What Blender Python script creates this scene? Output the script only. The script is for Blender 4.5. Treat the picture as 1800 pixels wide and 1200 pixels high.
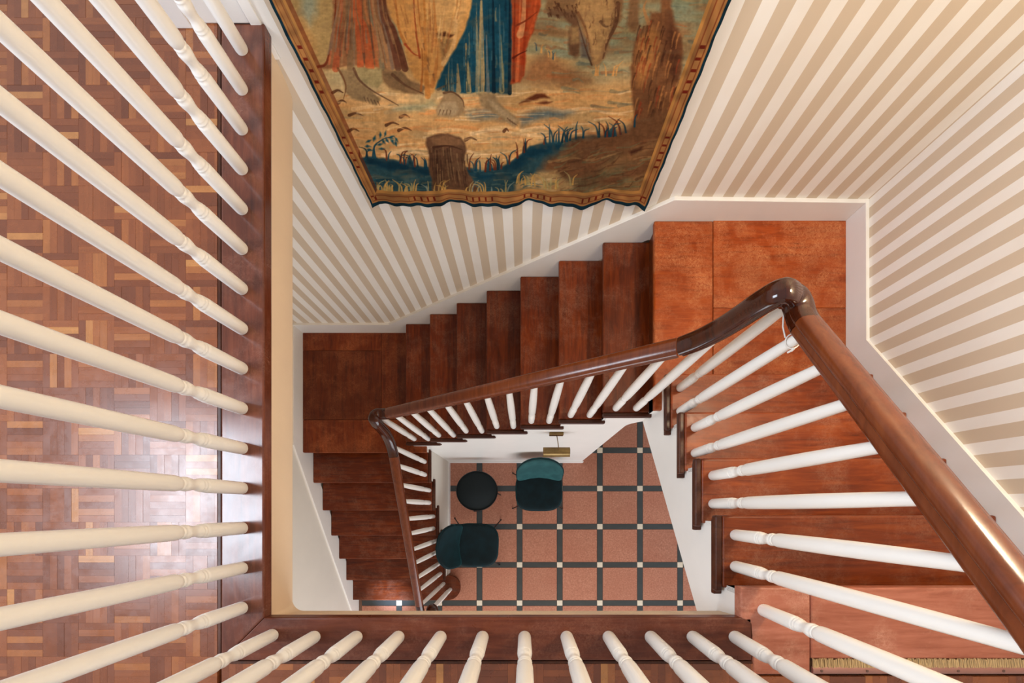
import bpy, bmesh, math, random
import numpy as np
from mathutils import Vector, Matrix

for o in list(bpy.data.objects):
    bpy.data.objects.remove(o)
C = bpy.context.scene.collection
SC = bpy.context.scene
random.seed(7)

# ------------------------------------------------------------------ camera, world, lights, exposure
CAMZ = 4.678
cam = bpy.data.cameras.new('camera')
cam.sensor_width = 36.0
cam.lens = 36.0 * 623.0 / 1800.0
cam.shift_x = -(920.5 - 900.0) / 1800.0
cam.shift_y = (893.3 - 600.0) / 1800.0
cam.clip_start = 0.02
cam.clip_end = 60
co = bpy.data.objects.new('camera', cam)
co.location = (0, 0, CAMZ)
C.objects.link(co)
SC.camera = co

world = bpy.data.worlds.new('world')
SC.world = world
world.use_nodes = True
bg = world.node_tree.nodes['Background']
bg.inputs[0].default_value = (0.97, 0.975, 1.0, 1)
bg.inputs[1].default_value = 0.58


def area(name, loc, aim, sx, sy, power, col):
    l = bpy.data.lights.new(name, 'AREA')
    l.shape = 'RECTANGLE'
    l.size = sx
    l.size_y = sy
    l.energy = power
    l.color = col
    o = bpy.data.objects.new(name, l)
    o.location = loc
    d = Vector(aim) - Vector(loc)
    o.rotation_euler = d.to_track_quat('-Z', 'Y').to_euler()
    C.objects.link(o)
    return o


def point(name, loc, power, col, rad):
    l = bpy.data.lights.new(name, 'POINT')
    l.energy = power
    l.color = col
    l.shadow_soft_size = rad
    o = bpy.data.objects.new(name, l)
    o.location = loc
    C.objects.link(o)
    return o


area('window_daylight_upper', (-3.1, 0.10, 5.95), (0.0, 0.10, 5.0), 1.5, 1.6, 160, (0.78, 0.88, 1.0))
area('door_daylight_lower', (0.5, -3.8, 1.5), (0.2, 0.0, 1.0), 3.4, 2.4, 125, (0.88, 0.94, 1.0))
point('wall_lamp_warm', (1.72, 0.95, 4.85), 76, (1.0, 0.86, 0.60), 0.14)

sp = bpy.data.lights.new('door_pane_daylight', 'SPOT')
sp.energy = 2200
sp.color = (0.55, 0.72, 1.0)
sp.spot_size = math.radians(9)
sp.spot_blend = 0.5
sp.shadow_soft_size = 0.12
so = bpy.data.objects.new('door_pane_daylight', sp)
so.location = (-1.05, -3.3, 2.3)
so.rotation_euler = (Vector((-1.72, -1.12, 0.1)) - Vector(so.location)).to_track_quat('-Z', 'Y').to_euler()
C.objects.link(so)

SC.view_settings.view_transform = 'Standard'
SC.view_settings.look = 'None'
SC.view_settings.exposure = 0.08
SC.view_settings.gamma = 1.0
SC.view_settings.use_curve_mapping = False

# ------------------------------------------------------------------ helpers


def srgb(r, g, b):
    def f(c):
        c /= 255.0
        return c / 12.92 if c <= 0.04045 else ((c + 0.055) / 1.055) ** 2.4
    return (f(r), f(g), f(b), 1.0)


def link(o, parent=None):
    C.objects.link(o)
    if parent is not None:
        o.parent = parent
        p = parent
        m = Matrix.Identity(4)
        chain = []
        while p is not None:
            chain.append(p)
            p = p.parent
        for q in reversed(chain):
            m = m @ q.matrix_parent_inverse @ q.matrix_basis
        o.matrix_parent_inverse = m.inverted()
    return o


def tag(o, label=None, cat=None, group=None, kind=None):
    if label:
        o['label'] = label
    if cat:
        o['category'] = cat
    if group:
        o['group'] = group
    if kind:
        o['kind'] = kind
    return o


def empty(name, loc, label, cat, group=None):
    o = bpy.data.objects.new(name, None)
    o.location = loc
    o.empty_display_size = 0.1
    C.objects.link(o)
    return tag(o, label, cat, group)


def mesh_of(bm, name, mat, smooth=None):
    me = bpy.data.meshes.new(name)
    bmesh.ops.recalc_face_normals(bm, faces=bm.faces)
    bm.to_mesh(me)
    bm.free()
    if mat is not None:
        me.materials.append(mat)
    if smooth is not None:
        me.polygons.foreach_set('use_smooth', [True] * len(me.polygons))
        if smooth < 179:
            me.set_sharp_from_angle(angle=math.radians(smooth))
    return me


def obj(name, bm, mat, parent=None, loc=(0, 0, 0), smooth=None):
    me = mesh_of(bm, name, mat, smooth) if isinstance(bm, bmesh.types.BMesh) else bm
    o = bpy.data.objects.new(name, me)
    o.location = loc
    return link(o, parent)


def add_box(bm, x0, x1, y0, y1, z0, z1, bev=0.0, seg=2):
    vs = [bm.verts.new((x, y, z)) for x in (x0, x1) for y in (y0, y1) for z in (z0, z1)]
    f = [(0, 1, 3, 2), (4, 6, 7, 5), (0, 4, 5, 1), (2, 3, 7, 6), (0, 2, 6, 4), (1, 5, 7, 3)]
    fs = [bm.faces.new([vs[i] for i in q]) for q in f]
    if bev > 0:
        es = list({e for g in fs for e in g.edges})
        bmesh.ops.bevel(bm, geom=es, offset=bev, segments=seg, profile=0.5, affect='EDGES')
    return bm


def box(x0, x1, y0, y1, z0, z1, bev=0.0, seg=2):
    """box as a bmesh centred on itself + its location"""
    cx, cy, cz = (x0 + x1) / 2, (y0 + y1) / 2, (z0 + z1) / 2
    bm = bmesh.new()
    add_box(bm, x0 - cx, x1 - cx, y0 - cy, y1 - cy, z0 - cz, z1 - cz, bev, seg)
    return bm, (cx, cy, cz)


def boxo(name, b, mat, parent=None, bev=0.0, seg=2, smooth=None):
    bm, loc = box(*b, bev=bev, seg=seg)
    return obj(name, bm, mat, parent, loc, smooth)


def prism(pts, axis, a, b, bev=0.0):
    """polygon pts (2D) extruded along axis from a to b.  axis 'X': pts=(y,z); 'Y': pts=(x,z); 'Z': pts=(x,y)"""
    bm = bmesh.new()

    def P(p, t):
        return {'X': (t, p[0], p[1]), 'Y': (p[0], t, p[1]), 'Z': (p[0], p[1], t)}[axis]
    lo = [bm.verts.new(P(p, a)) for p in pts]
    hi = [bm.verts.new(P(p, b)) for p in pts]
    n = len(pts)
    f1 = bm.faces.new(lo)
    f2 = bm.faces.new(hi)
    for i in range(n):
        bm.faces.new((lo[i], lo[(i + 1) % n], hi[(i + 1) % n], hi[i]))
    if bev > 0:
        es = list(set(f1.edges) | set(f2.edges))
        bmesh.ops.bevel(bm, geom=es, offset=bev, segments=2, profile=0.5, affect='EDGES')
    bm.normal_update()
    big = [f for f in bm.faces if len(f.verts) > 4]
    if big:
        bmesh.ops.triangulate(bm, faces=big)
    return bm


def lathe(prof, seg=20, sx=1.0, sy=1.0, caps=True):
    bm = bmesh.new()
    rings = []
    for r, z in prof:
        rings.append([bm.verts.new((r * sx * math.cos(2 * math.pi * k / seg), r * sy * math.sin(2 * math.pi * k / seg), z)) for k in range(seg)])
    for a, b in zip(rings, rings[1:]):
        for k in range(seg):
            bm.faces.new((a[k], a[(k + 1) % seg], b[(k + 1) % seg], b[k]))
    if caps:
        bm.faces.new(list(reversed(rings[0])))
        bm.faces.new(rings[-1])
    return bm


def tube(bm, pts, r0, r1=None, seg=8):
    r1 = r0 if r1 is None else r1
    pts = [Vector(p) for p in pts]
    n = len(pts)
    rings = []
    for i, p in enumerate(pts):
        t = (pts[min(i + 1, n - 1)] - pts[max(i - 1, 0)]).normalized()
        a = t.orthogonal().normalized() if i == 0 else (ref - t * ref.dot(t)).normalized()
        ref = a
        b = t.cross(a)
        r = r0 + (r1 - r0) * i / max(1, n - 1)
        rings.append([bm.verts.new(p + a * (r * math.cos(2 * math.pi * k / seg)) + b * (r * math.sin(2 * math.pi * k / seg))) for k in range(seg)])
    for a, b in zip(rings, rings[1:]):
        for k in range(seg):
            bm.faces.new((a[k], a[(k + 1) % seg], b[(k + 1) % seg], b[k]))
    bm.faces.new(list(reversed(rings[0])))
    bm.faces.new(rings[-1])
    return bm


def smooth_path(pts, n=6):
    P = [Vector(p) for p in pts]
    out = []
    for i in range(len(P) - 1):
        p0 = P[i - 1] if i > 0 else P[i] * 2 - P[i + 1]
        p1, p2 = P[i], P[i + 1]
        p3 = P[i + 2] if i + 2 < len(P) else P[i + 1] * 2 - P[i]
        for k in range(n):
            t = k / n
            out.append(0.5 * ((2 * p1) + (p2 - p0) * t + (2 * p0 - 5 * p1 + 4 * p2 - p3) * t * t + (3 * p1 - p0 - 3 * p2 + p3) * t ** 3))
    out.append(P[-1])
    return out


RAIL = [(-.037, -.022), (-.0345, -.012), (-.027, -.0045), (-.014, -.001), (0, 0), (.014, -.001), (.027, -.0045), (.0345, -.012), (.037, -.022),
        (.035, -.030), (.0300, -.033), (.0305, -.038), (.0325, -.044), (.0320, -.054), (.027, -.060),
        (-.027, -.060), (-.0320, -.054), (-.0325, -.044), (-.0305, -.038), (-.0300, -.033), (-.035, -.030)]


def rail(pts, ends=True):
    """sweep the handrail profile; pts run along the TOP centre line"""
    pts = [Vector(p) for p in pts]
    bm = bmesh.new()
    n = len(pts)
    rings = []
    lat = None
    for i, p in enumerate(pts):
        t = (pts[min(i + 1, n - 1)] - pts[max(i - 1, 0)]).normalized()
        h = Vector((t.x, t.y, 0))
        if h.length > 0.05:
            h.normalize()
            lat = Vector((h.y, -h.x, 0))
        up = lat.cross(t).normalized()
        if up.z < 0:
            up = -up
        rings.append([bm.verts.new(p + lat * a + up * b) for a, b in RAIL])
    m = len(RAIL)
    for a, b in zip(rings, rings[1:]):
        for k in range(m):
            bm.faces.new((a[k], a[(k + 1) % m], b[(k + 1) % m], b[k]))
    bm.faces.new(list(reversed(rings[0])))
    bm.faces.new(rings[-1])
    return bm


# ------------------------------------------------------------------ materials
class NT:
    def __init__(self, name):
        self.m = bpy.data.materials.new(name)
        self.m.use_nodes = True
        self.t = self.m.node_tree
        self.b = self.t.nodes['Principled BSDF']

    def n(self, typ, **kw):
        x = self.t.nodes.new(typ)
        for k, v in kw.items():
            setattr(x, k, v)
        return x

    def l(self, a, b):
        self.t.links.new(a, b)

    def val(self, node, name, v):
        node.inputs[name].default_value = v

    def coords(self, scale=(1, 1, 1), rand=True, out='Object'):
        tc = self.n('ShaderNodeTexCoord')
        mp = self.n('ShaderNodeMapping')
        mp.inputs['Scale'].default_value = scale
        self.l(tc.outputs[out], mp.inputs['Vector'])
        if rand:
            oi = self.n('ShaderNodeObjectInfo')
            mu = self.n('ShaderNodeMath', operation='MULTIPLY')
            mu.inputs[1].default_value = 37.0
            self.l(oi.outputs['Random'], mu.inputs[0])
            self.l(mu.outputs[0], mp.inputs['Location'])
        return mp.outputs[0]

    def noise(self, vec, scale, detail=4, rough=0.55, dist=0.0):
        x = self.n('ShaderNodeTexNoise')
        x.inputs['Scale'].default_value = scale
        x.inputs['Detail'].default_value = detail
        x.inputs['Roughness'].default_value = rough
        x.inputs['Distortion'].default_value = dist
        self.l(vec, x.inputs['Vector'])
        return x.outputs['Fac']

    def ramp(self, fac, stops, interp='LINEAR'):
        r = self.n('ShaderNodeValToRGB')
        cr = r.color_ramp
        cr.interpolation = interp
        while len(cr.elements) < len(stops):
            cr.elements.new(0.5)
        for e, (p, c) in zip(cr.elements, stops):
            e.position = p
            e.color = c if len(c) == 4 else (*c, 1)
        self.l(fac, r.inputs[0])
        return r.outputs[0]

    def mix(self, fac, a, b, mode='MIX'):
        x = self.n('ShaderNodeMix', data_type='RGBA', blend_type=mode)
        for s, v in ((x.inputs[0], fac), (x.inputs[6], a), (x.inputs[7], b)):
            if isinstance(v, (int, float)):
                s.default_value = v
            elif isinstance(v, tuple):
                s.default_value = v
            else:
                self.l(v, s)
        return x.outputs[2]

    def mapr(self, v, a, b, c, d):
        x = self.n('ShaderNodeMapRange')
        x.inputs[1].default_value = a
        x.inputs[2].default_value = b
        x.inputs[3].default_value = c
        x.inputs[4].default_value = d
        self.l(v, x.inputs[0])
        return x.outputs[0]

    def bump(self, h, strength=0.2, dist=0.01):
        x = self.n('ShaderNodeBump')
        x.inputs['Strength'].default_value = strength
        x.inputs['Distance'].default_value = dist
        self.l(h, x.inputs['Height'])
        self.l(x.outputs[0], self.b.inputs['Normal'])

    def base(self, c):
        if isinstance(c, tuple):
            self.b.inputs['Base Color'].default_value = c
        else:
            self.l(c, self.b.inputs['Base Color'])

    def rough(self, r):
        if isinstance(r, (int, float)):
            self.b.inputs['Roughness'].default_value = r
        else:
            self.l(r, self.b.inputs['Roughness'])


def wood(name, dark, mid, light, grain='X', rough=(0.28, 0.5), wear=0.45, wearcol=(0.35, 0.17, 0.10, 1), spec=0.25, vary=0.22, wearlo=0.46):
    t = NT(name)
    s = [9, 9, 9]
    s['XYZ'.index(grain)] = 0.9
    v = t.coords(tuple(s))
    g = t.noise(v, 4.0, 8, 0.65, 0.6)
    col = t.ramp(g, [(0.25, dark), (0.5, mid), (0.78, light)])
    v2 = t.coords((1, 1, 1))
    w = t.noise(v2, 5.0, 6, 0.7, 0.3)
    fine = t.noise(t.coords((26, 26, 26)), 3.0, 8, 0.8, 1.2)
    wm = t.n('ShaderNodeMath', operation='MULTIPLY')
    t.l(t.mapr(w, wearlo, wearlo + 0.2, 0.0, 1.0), wm.inputs[0])
    t.l(t.mapr(fine, 0.40, 0.60, 0.0, 1.0), wm.inputs[1])
    wf = t.mapr(wm.outputs[0], 0.0, 1.0, 0.0, wear)
    col = t.mix(wf, col, wearcol)
    # blotchy varnish
    w2 = t.noise(v2, 2.2, 3, 0.6, 0.2)
    col = t.mix(t.mapr(w2, 0.35, 0.7, 0.0, 0.45), col, dark)
    oi = t.n('ShaderNodeObjectInfo')
    hs = t.n('ShaderNodeHueSaturation')
    t.l(t.mapr(oi.outputs['Random'], 0, 1, 1 - vary, 1 + vary), hs.inputs['Value'])
    t.l(col, hs.inputs['Color'])
    t.base(hs.outputs[0])
    t.rough(t.mapr(w, 0.35, 0.7, rough[0], rough[1]))
    t.b.inputs['Specular IOR Level'].default_value = spec
    t.bump(g, 0.06, 0.004)
    return t.m


MAHOG = dict(dark=srgb(60, 21, 6), mid=srgb(104, 40, 10), light=srgb(140, 62, 18))
M = {}
M['tread_x'] = wood('mahogany_tread_grain_x', **MAHOG, grain='X')
M['tread_lit'] = wood('mahogany_tread_lit', srgb(74, 27, 8), srgb(122, 50, 14), srgb(152, 72, 24), grain='X', wear=0.5)  # lit copy of the mahogany: stronger light upstairs painted as a brighter tone
M['tread_y'] = wood('mahogany_tread_grain_y', **MAHOG, grain='Y')
M['riser'] = wood('mahogany_riser', srgb(58, 22, 7), srgb(94, 39, 12), srgb(120, 55, 18), grain='X', wear=0.15)
M['moulding'] = wood('dark_moulding', srgb(48, 22, 12), srgb(72, 34, 18), srgb(92, 44, 24), grain='X', wear=0.2)
M['landing'] = wood('landing_boards_lit', srgb(98, 38, 10), srgb(150, 62, 17), srgb(174, 84, 30), grain='X', wear=0.9, wearcol=srgb(190, 120, 76), wearlo=0.40)  # brighter boards: the extra light up here is put into the colour
M['landing_low'] = wood('landing_boards_shaded', srgb(64, 23, 7), srgb(106, 42, 11), srgb(132, 60, 19), grain='Y', wear=0.8, wearcol=srgb(156, 88, 50), wearlo=0.42)  # darker copy of the boards, with the weaker light put into the colour
M['rail'] = wood('handrail_wood', srgb(84, 36, 14), srgb(108, 50, 22), srgb(126, 64, 30), grain='Y', rough=(0.16, 0.24), wear=0.0, vary=0.05, spec=0.5)
M['neck'] = wood('dark_polished_wood', srgb(40, 14, 6), srgb(62, 24, 10), srgb(80, 34, 14), grain='Y', rough=(0.08, 0.14), spec=0.5, wear=0.05, vary=0.05)
M['border'] = wood('border_board', srgb(66, 30, 18), srgb(98, 48, 30), srgb(122, 66, 42), grain='Y', rough=(0.16, 0.30), spec=0.5, wear=0.45, wearcol=srgb(146, 98, 78), vary=0.08)
M['border_x'] = wood('border_board_x', srgb(66, 30, 18), srgb(98, 48, 30), srgb(122, 66, 42), grain='X', rough=(0.25, 0.45), wear=0.55, wearcol=srgb(146, 98, 78), vary=0.08)
M['top_board'] = wood('worn_sheen_board', srgb(130, 70, 50), srgb(164, 98, 76), srgb(186, 120, 98), grain='X', rough=(0.3, 0.5), wear=0.6, wearcol=srgb(206, 156, 132), vary=0.08)  # worn boards; pinkish sheen of reflected light painted into the colour
M['joint'] = wood('dark_joint_strip', srgb(46, 22, 12), srgb(70, 36, 20), srgb(90, 50, 30), grain='Y', wear=0.1)


def plain(name, col, rough=0.5, var=0.05, scale=6, bumps=0.0, spec=0.5, metal=0.0):
    t = NT(name)
    v = t.coords((1, 1, 1), rand=False)
    n = t.noise(v, scale, 4, 0.6)
    hs = t.n('ShaderNodeHueSaturation')
    t.l(t.mapr(n, 0.3, 0.7, 1 - var, 1 + var), hs.inputs['Value'])
    hs.inputs['Color'].default_value = col
    t.base(hs.outputs[0])
    t.rough(rough)
    t.b.inputs['Metallic'].default_value = metal
    t.b.inputs['Specular IOR Level'].default_value = spec
    if bumps:
        n2 = t.noise(v, scale * 12, 4, 0.7)
        t.bump(n2, bumps, 0.004)
    return t.m


M['white_gloss'] = plain('white_gloss_paint', srgb(236, 232, 226), 0.35, 0.02, 4)
M['baluster'] = plain('cream_white_gloss_paint', srgb(238, 233, 226), 0.30, 0.015, 5)
M['skirt'] = plain('white_skirting_paint', srgb(232, 226, 220), 0.42, 0.03, 3)
M['plaster'] = plain('white_plaster', srgb(222, 214, 202), 0.7, 0.03, 2.5, 0.12)
M['fascia'] = plain('cream_plaster', srgb(220, 194, 164), 0.7, 0.03, 3, 0.2)
M['brass'] = plain('aged_brass', srgb(128, 104, 66), 0.42, 0.15, 30, 0.05, metal=0.9)
M['strip_metal'] = plain('threshold_metal', srgb(168, 120, 108), 0.35, 0.08, 14, 0.02, metal=0.5)  # brass-like bar, its pinkish gloss put into the colour
M['screw'] = plain('screw_metal', srgb(120, 92, 82), 0.4, 0.05, 20, metal=0.8)
M['black_metal'] = plain('black_metal', srgb(22, 23, 24), 0.45, 0.05, 10)
M['table_black'] = plain('black_table_top', srgb(18, 27, 30), 0.7, 0.06, 40, 0.03, spec=0.25)
M['cord'] = plain('white_cord', srgb(226, 218, 210), 0.8, 0.04, 60)
M['fringe'] = plain('tan_bristle', srgb(186, 156, 112), 0.9, 0.08, 90)


def stripes(name, axis, period, start, duty, light, dark):
    t = NT(name)
    tc = t.n('ShaderNodeTexCoord')
    sp = t.n('ShaderNodeSeparateXYZ')
    t.l(tc.outputs['Object'], sp.inputs[0])
    a = t.n('ShaderNodeMath', operation='SUBTRACT')
    t.l(sp.outputs[axis], a.inputs[0])
    a.inputs[1].default_value = start - 200 * period
    b = t.n('ShaderNodeMath', operation='DIVIDE')
    t.l(a.outputs[0], b.inputs[0])
    b.inputs[1].default_value = period
    c = t.n('ShaderNodeMath', operation='FRACT')
    t.l(b.outputs[0], c.inputs[0])
    d = t.n('ShaderNodeMath', operation='LESS_THAN')
    t.l(c.outputs[0], d.inputs[0])
    d.inputs[1].default_value = duty
    v = t.coords((1, 1, 1), rand=False)
    n = t.noise(v, 2.3, 5, 0.6)
    col = t.mix(d.outputs[0], light, dark)
    stain = t.mix(t.mapr(n, 0.42, 0.75, 0, 0.22), col, srgb(206, 180, 150))
    t.base(stain)
    t.rough(0.62)
    n2 = t.noise(v, 160, 3, 0.6)
    t.bump(n2, 0.08, 0.002)
    return t.m


M['paper_back'] = stripes('striped_wallpaper_back', 'X', 0.1185, -0.0664, 0.5, srgb(238, 231, 222), srgb(206, 186, 162))
M['paper_right'] = stripes('striped_wallpaper_right', 'Y', 0.1130, 1.188, 0.53, srgb(238, 231, 222), srgb(206, 186, 162))

# terracotta, slate and stone of the ground floor
t = NT('terracotta_tile')
v = t.coords((1, 1, 1))
n = t.noise(v, 55, 5, 0.75)
n2 = t.noise(v, 3, 3, 0.5)
oi = t.n('ShaderNodeObjectInfo')
col = t.ramp(n, [(0.3, srgb(152, 94, 72)), (0.55, srgb(186, 124, 98)), (0.75, srgb(208, 152, 128))])
col = t.mix(t.mapr(n2, 0.4, 0.7, 0, 0.3), col, srgb(164, 92, 68))
hs = t.n('ShaderNodeHueSaturation')
t.l(t.mapr(oi.outputs['Random'], 0, 1, 0.92, 1.06), hs.inputs['Value'])
t.l(col, hs.inputs['Color'])
t.base(hs.outputs[0])
t.rough(0.42)
t.bump(n, 0.05, 0.002)
M['tile'] = t.m
M['slate'] = plain('slate_strip', srgb(58, 62, 62), 0.32, 0.12, 8)
M['insert'] = plain('pale_stone_insert', srgb(222, 208, 186), 0.45, 0.06, 20)
M['grout'] = plain('grout', srgb(120, 88, 70), 0.9, 0.1, 20)

# parquet
PQ = [(0.0, srgb(104, 54, 30)), (0.3, srgb(118, 63, 35)), (0.6, srgb(130, 71, 39)), (0.85, srgb(142, 80, 43)), (0.95, srgb(156, 94, 50)), (1.0, srgb(176, 118, 66))]


def parquet(name, island):
    t = NT(name)
    if island:
        src = t.n('ShaderNodeNewGeometry').outputs['Random Per Island']
        v = t.coords((30, 30, 30), rand=False)
    else:
        src = t.n('ShaderNodeObjectInfo').outputs['Random']
        v = t.coords((8, 110, 60))
    g = t.noise(v, 1.0, 5, 0.65)
    col = t.ramp(src, PQ)
    col = t.mix(t.mapr(g, 0.35, 0.75, 0.0, 0.3), col, srgb(80, 36, 18))
    t.base(col)
    v2 = t.coords((1, 1, 1), rand=False, out='Generated') if False else t.coords((1, 1, 1), rand=True)
    w = t.noise(v2, 12, 4, 0.7)
    t.rough(t.mapr(w, 0.3, 0.7, 0.2, 0.36))
    t.bump(g, 0.05, 0.002)
    return t.m


M['finger'] = parquet('parquet_finger_wood', False)
M['finger_far'] = parquet('parquet_finger_wood_joined', True)


def velvet(name, deep, sheen):
    t = NT(name)
    v = t.coords((1, 1, 1), rand=True)
    n = t.noise(v, 9, 4, 0.6)
    t.base(t.mix(t.mapr(n, 0.4, 0.7, 0, 0.5), deep, sheen))
    t.rough(0.75)
    t.b.inputs['Sheen Weight'].default_value = 0.35
    t.b.inputs['Sheen Roughness'].default_value = 0.4
    t.b.inputs['Sheen Tint'].default_value = srgb(70, 160, 165)
    t.b.inputs['Specular IOR Level'].default_value = 0.2
    t.bump(t.noise(v, 300, 2), 0.05, 0.001)
    return t.m


M['velvet'] = velvet('dark_teal_velvet', srgb(8, 24, 28), srgb(14, 42, 50))
M['velvet_lit'] = velvet('teal_velvet_lit', srgb(34, 72, 74), srgb(52, 98, 98))  # lit copy of the velvet: light on the leaning back painted as colour

# ------------------------------------------------------------------ measurements (metres, origin on the ground floor under the camera)
R = 0.17
T1, T2, T3 = 0.28577, 0.27, 0.25755
XL, XO = -2.1737, -0.9573       # flight 1: wall side / open side
YB, YO = 1.7276, 0.5915         # flight 2
XW, XI = 1.936, 0.7834          # flight 3


def n1(i): return -1.45059 + i * T1           # y of nosing
def n2(i): return -1.10488 + (i - 8) * T2     # x of nosing
def n3(i): return 0.74457 - (i - 16) * T3     # y of nosing


ZU = 20 * R

# ------------------------------------------------------------------ setting: walls
wb = [(-2.21, 0), (1.976, 0), (1.976, 6.3), (-0.945, 6.3), (-0.945, 3.3), (-2.21, 3.3)]
o = obj('wall_back', prism(wb, 'Y', 1.75, 1.85), M['paper_back'])
tag(o, 'striped beige and white wallpaper wall with the tapestry', kind='structure')
o = obj('wall_right', prism([(1.76, 2.2), (-3.2, 2.2), (-3.2, 6.3), (1.76, 6.3)], 'X', 1.956, 2.056), M['paper_right'])
tag(o, 'striped wallpaper wall beside the upper flight', kind='structure')
o = obj('wall_left', prism([(1.76, 0), (-2.6, 0), (-2.6, 3.16), (1.76, 3.16)], 'X', -2.292, -2.192), M['plaster'])
tag(o, 'plain pale wall beside the lower flight', kind='structure')
# white wall end beside the gallery, with its door casing
o = boxo('wall_corner', (-1.25, -0.945, 1.762, 1.86, ZU, 6.3), M['plaster'])
tag(o, 'short white wall end beside the gallery', kind='structure')
o = boxo('trim_1', (-1.25, -1.185, 1.738, 1.762, ZU, 5.6), M['skirt'], bev=0.006)
tag(o, kind='structure')
o = boxo('trim_2', (-1.262, -1.19, 1.728, 1.738, ZU, 3.56), M['skirt'], bev=0.003)
tag(o, kind='structure')
o = boxo('trim_3', (-0.985, -0.945, 1.742, 1.762, 3.30, 6.2), M['skirt'], bev=0.003)
tag(o, kind='structure')
o = boxo('baseboard_gallery', (-1.185, -0.985, 1.746, 1.762, ZU, 3.53), M['skirt'], bev=0.004)
tag(o, kind='structure')

# skirting that follows the stairs
SK = 0.02


def under2(z0=0):
    pass


# back wall: landing 1, flight 2, landing 2
top = [(-2.19, 1.335), (-1.273, 1.335), (0.845, 2.692), (1.936, 2.674)]
bot = [(1.936, 2.40), (0.80, 2.40), (-1.10, 1.10), (-2.19, 1.10)]
o = obj('baseboard_back', prism(top + bot, 'Y', YB, 1.7505, bev=0.003), M['skirt'])
tag(o, 'white skirting climbing the back wall along the middle flight', kind='structure')
top = [(1.75, 2.674), (0.951, 2.672), (-0.32, 3.49), (-0.6, 3.49), (-3.1, 3.49)]
bot = [(-3.1, 3.36), (-0.4, 3.36), (-0.4, 3.1), (0.60, 2.40), (1.75, 2.40)]
o = obj('baseboard_right', prism(top + bot, 'X', XW, 1.9565, bev=0.003), M['skirt'])
tag(o, 'white skirting climbing the right wall along the upper flight', kind='structure')
top = [(1.75, 1.325), (0.601, 1.325), (-1.284, 0.201), (-1.37, 0.10), (-2.6, 0.10)]
bot = [(-2.6, 0.0), (-1.2, 0.0), (0.45, 1.0), (1.75, 1.0)]
o = obj('baseboard_left', prism(top + bot, 'X', -2.1925, XL, bev=0.003), M['skirt'])
tag(o, 'white skirting down the left wall along the lower flight', kind='structure')

# upper slab: fascia around the well + ceiling of the hall below


def loop(xl, yb, r, xr, yt, n=8):
    pts = [(xl, yt), (xl, 1.2), (xl, 0.5), (xl, yb + r + 0.1)]
    for k in range(n + 1):
        a = math.pi + (math.pi / 2) * k / n
        pts.append((xl + r + r * math.cos(a), yb + r + r * math.sin(a)))
    pts += [(xl + r + 0.1, yb), (0.0, yb), (xr, yb)]
    return pts


bm = bmesh.new()
L = [(loop(-0.957, -0.408, 0.006, 0.86, 1.752), 3.385), (loop(-0.957, -0.408, 0.006, 0.86, 1.752), 3.357), (loop(-0.972, -0.424, 0.02, 0.86, 1.752), 3.25),
     (loop(-0.985, -0.434, 0.04, 0.86, 1.752), 3.175), (loop(-0.992, -0.439, 0.05, 0.86, 1.752), 3.158), (loop(-1.02, -0.46, 0.06, 0.86, 1.752), 3.150)]
rows = [[bm.verts.new((p[0], p[1], z)) for p in pts] for pts, z in L]
for a, b in zip(rows, rows[1:]):
    for k in range(len(a) - 1):
        bm.faces.new((a[k], a[k + 1], b[k + 1], b[k]))
o = obj('trim_4', bm, M['fascia'], smooth=40)
tag(o, 'cream plaster edge of the gallery floor around the stairwell', kind='structure')
bm = bmesh.new()
add_box(bm, -4.2, -0.995, -3.2, 1.75, 3.152, 3.34)
add_box(bm, -0.995, 0.86, -3.2, -0.442, 3.152, 3.34)
add_box(bm, 0.86, 1.956, -3.2, -0.60, 3.152, 3.34)
o = obj('ceiling', bm, M['fascia'])
tag(o, 'cream underside of the gallery above the hall', kind='structure')

# ------------------------------------------------------------------ setting: ground floor
gf = boxo('floor', (-2.6, 3.4, -3.4, 1.9, -0.12, -0.006), M['grout'])
tag(gf, 'hall floor of terracotta tiles with dark strips and pale corner squares', kind='structure')
K0 = CAMZ / 623.0
PX, PY = 70.6 * K0, 67.1 * K0
X0 = (842.7 - 920.5) * K0
Y0 = (893.3 - 925.3) * K0
SW = 0.074
SH = 0.072


def sharedbox(name, sx, sy, sz, mat, bev):
    bm = bmesh.new()
    add_box(bm, -sx / 2, sx / 2, -sy / 2, sy / 2, -sz, 0, bev, 1)
    return mesh_of(bm, name, mat)


m_tile = sharedbox('tile', PX - SW - 0.004, PY - SH - 0.004, 0.012, M['tile'], 0.002)
m_sx = sharedbox('strip', PX - SW - 0.004, SH - 0.002, 0.012, M['slate'], 0.0015)
m_sy = sharedbox('strip', SW - 0.002, PY - SH - 0.004, 0.012, M['slate'], 0.0015)
m_in = sharedbox('corner_square', SW - 0.002, SH - 0.002, 0.012, M['insert'], 0.0015)


def hidden(x, y):
    if y < -2.3 or y > 1.5 or x > 2.75:
        return True
    if y > 0.95 and x < 0.4:
        return True
    if x < -1.35 and y > -0.95:
        return True
    if x < -2.0:
        return True
    return False


for i in range(-4, 8):
    for j in range(-5, 5):
        x, y = X0 + i * PX, Y0 + j * PY
        dz = random.uniform(-0.001, 0.001)
        if not hidden(x, y):
            obj('corner_square', m_in, None, gf, (x, y, dz))
        if not hidden(x + PX / 2, y):
            obj('strip', m_sx, None, gf, (x + PX / 2, y, dz * 0.6))
        if not hidden(x, y + PY / 2):
            obj('strip', m_sy, None, gf, (x, y + PY / 2, -dz * 0.5))
        if not hidden(x + PX / 2, y + PY / 2):
            obj('tile', m_tile, None, gf, (x + PX / 2, y + PY / 2, random.uniform(-0.001, 0.001)))

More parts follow.
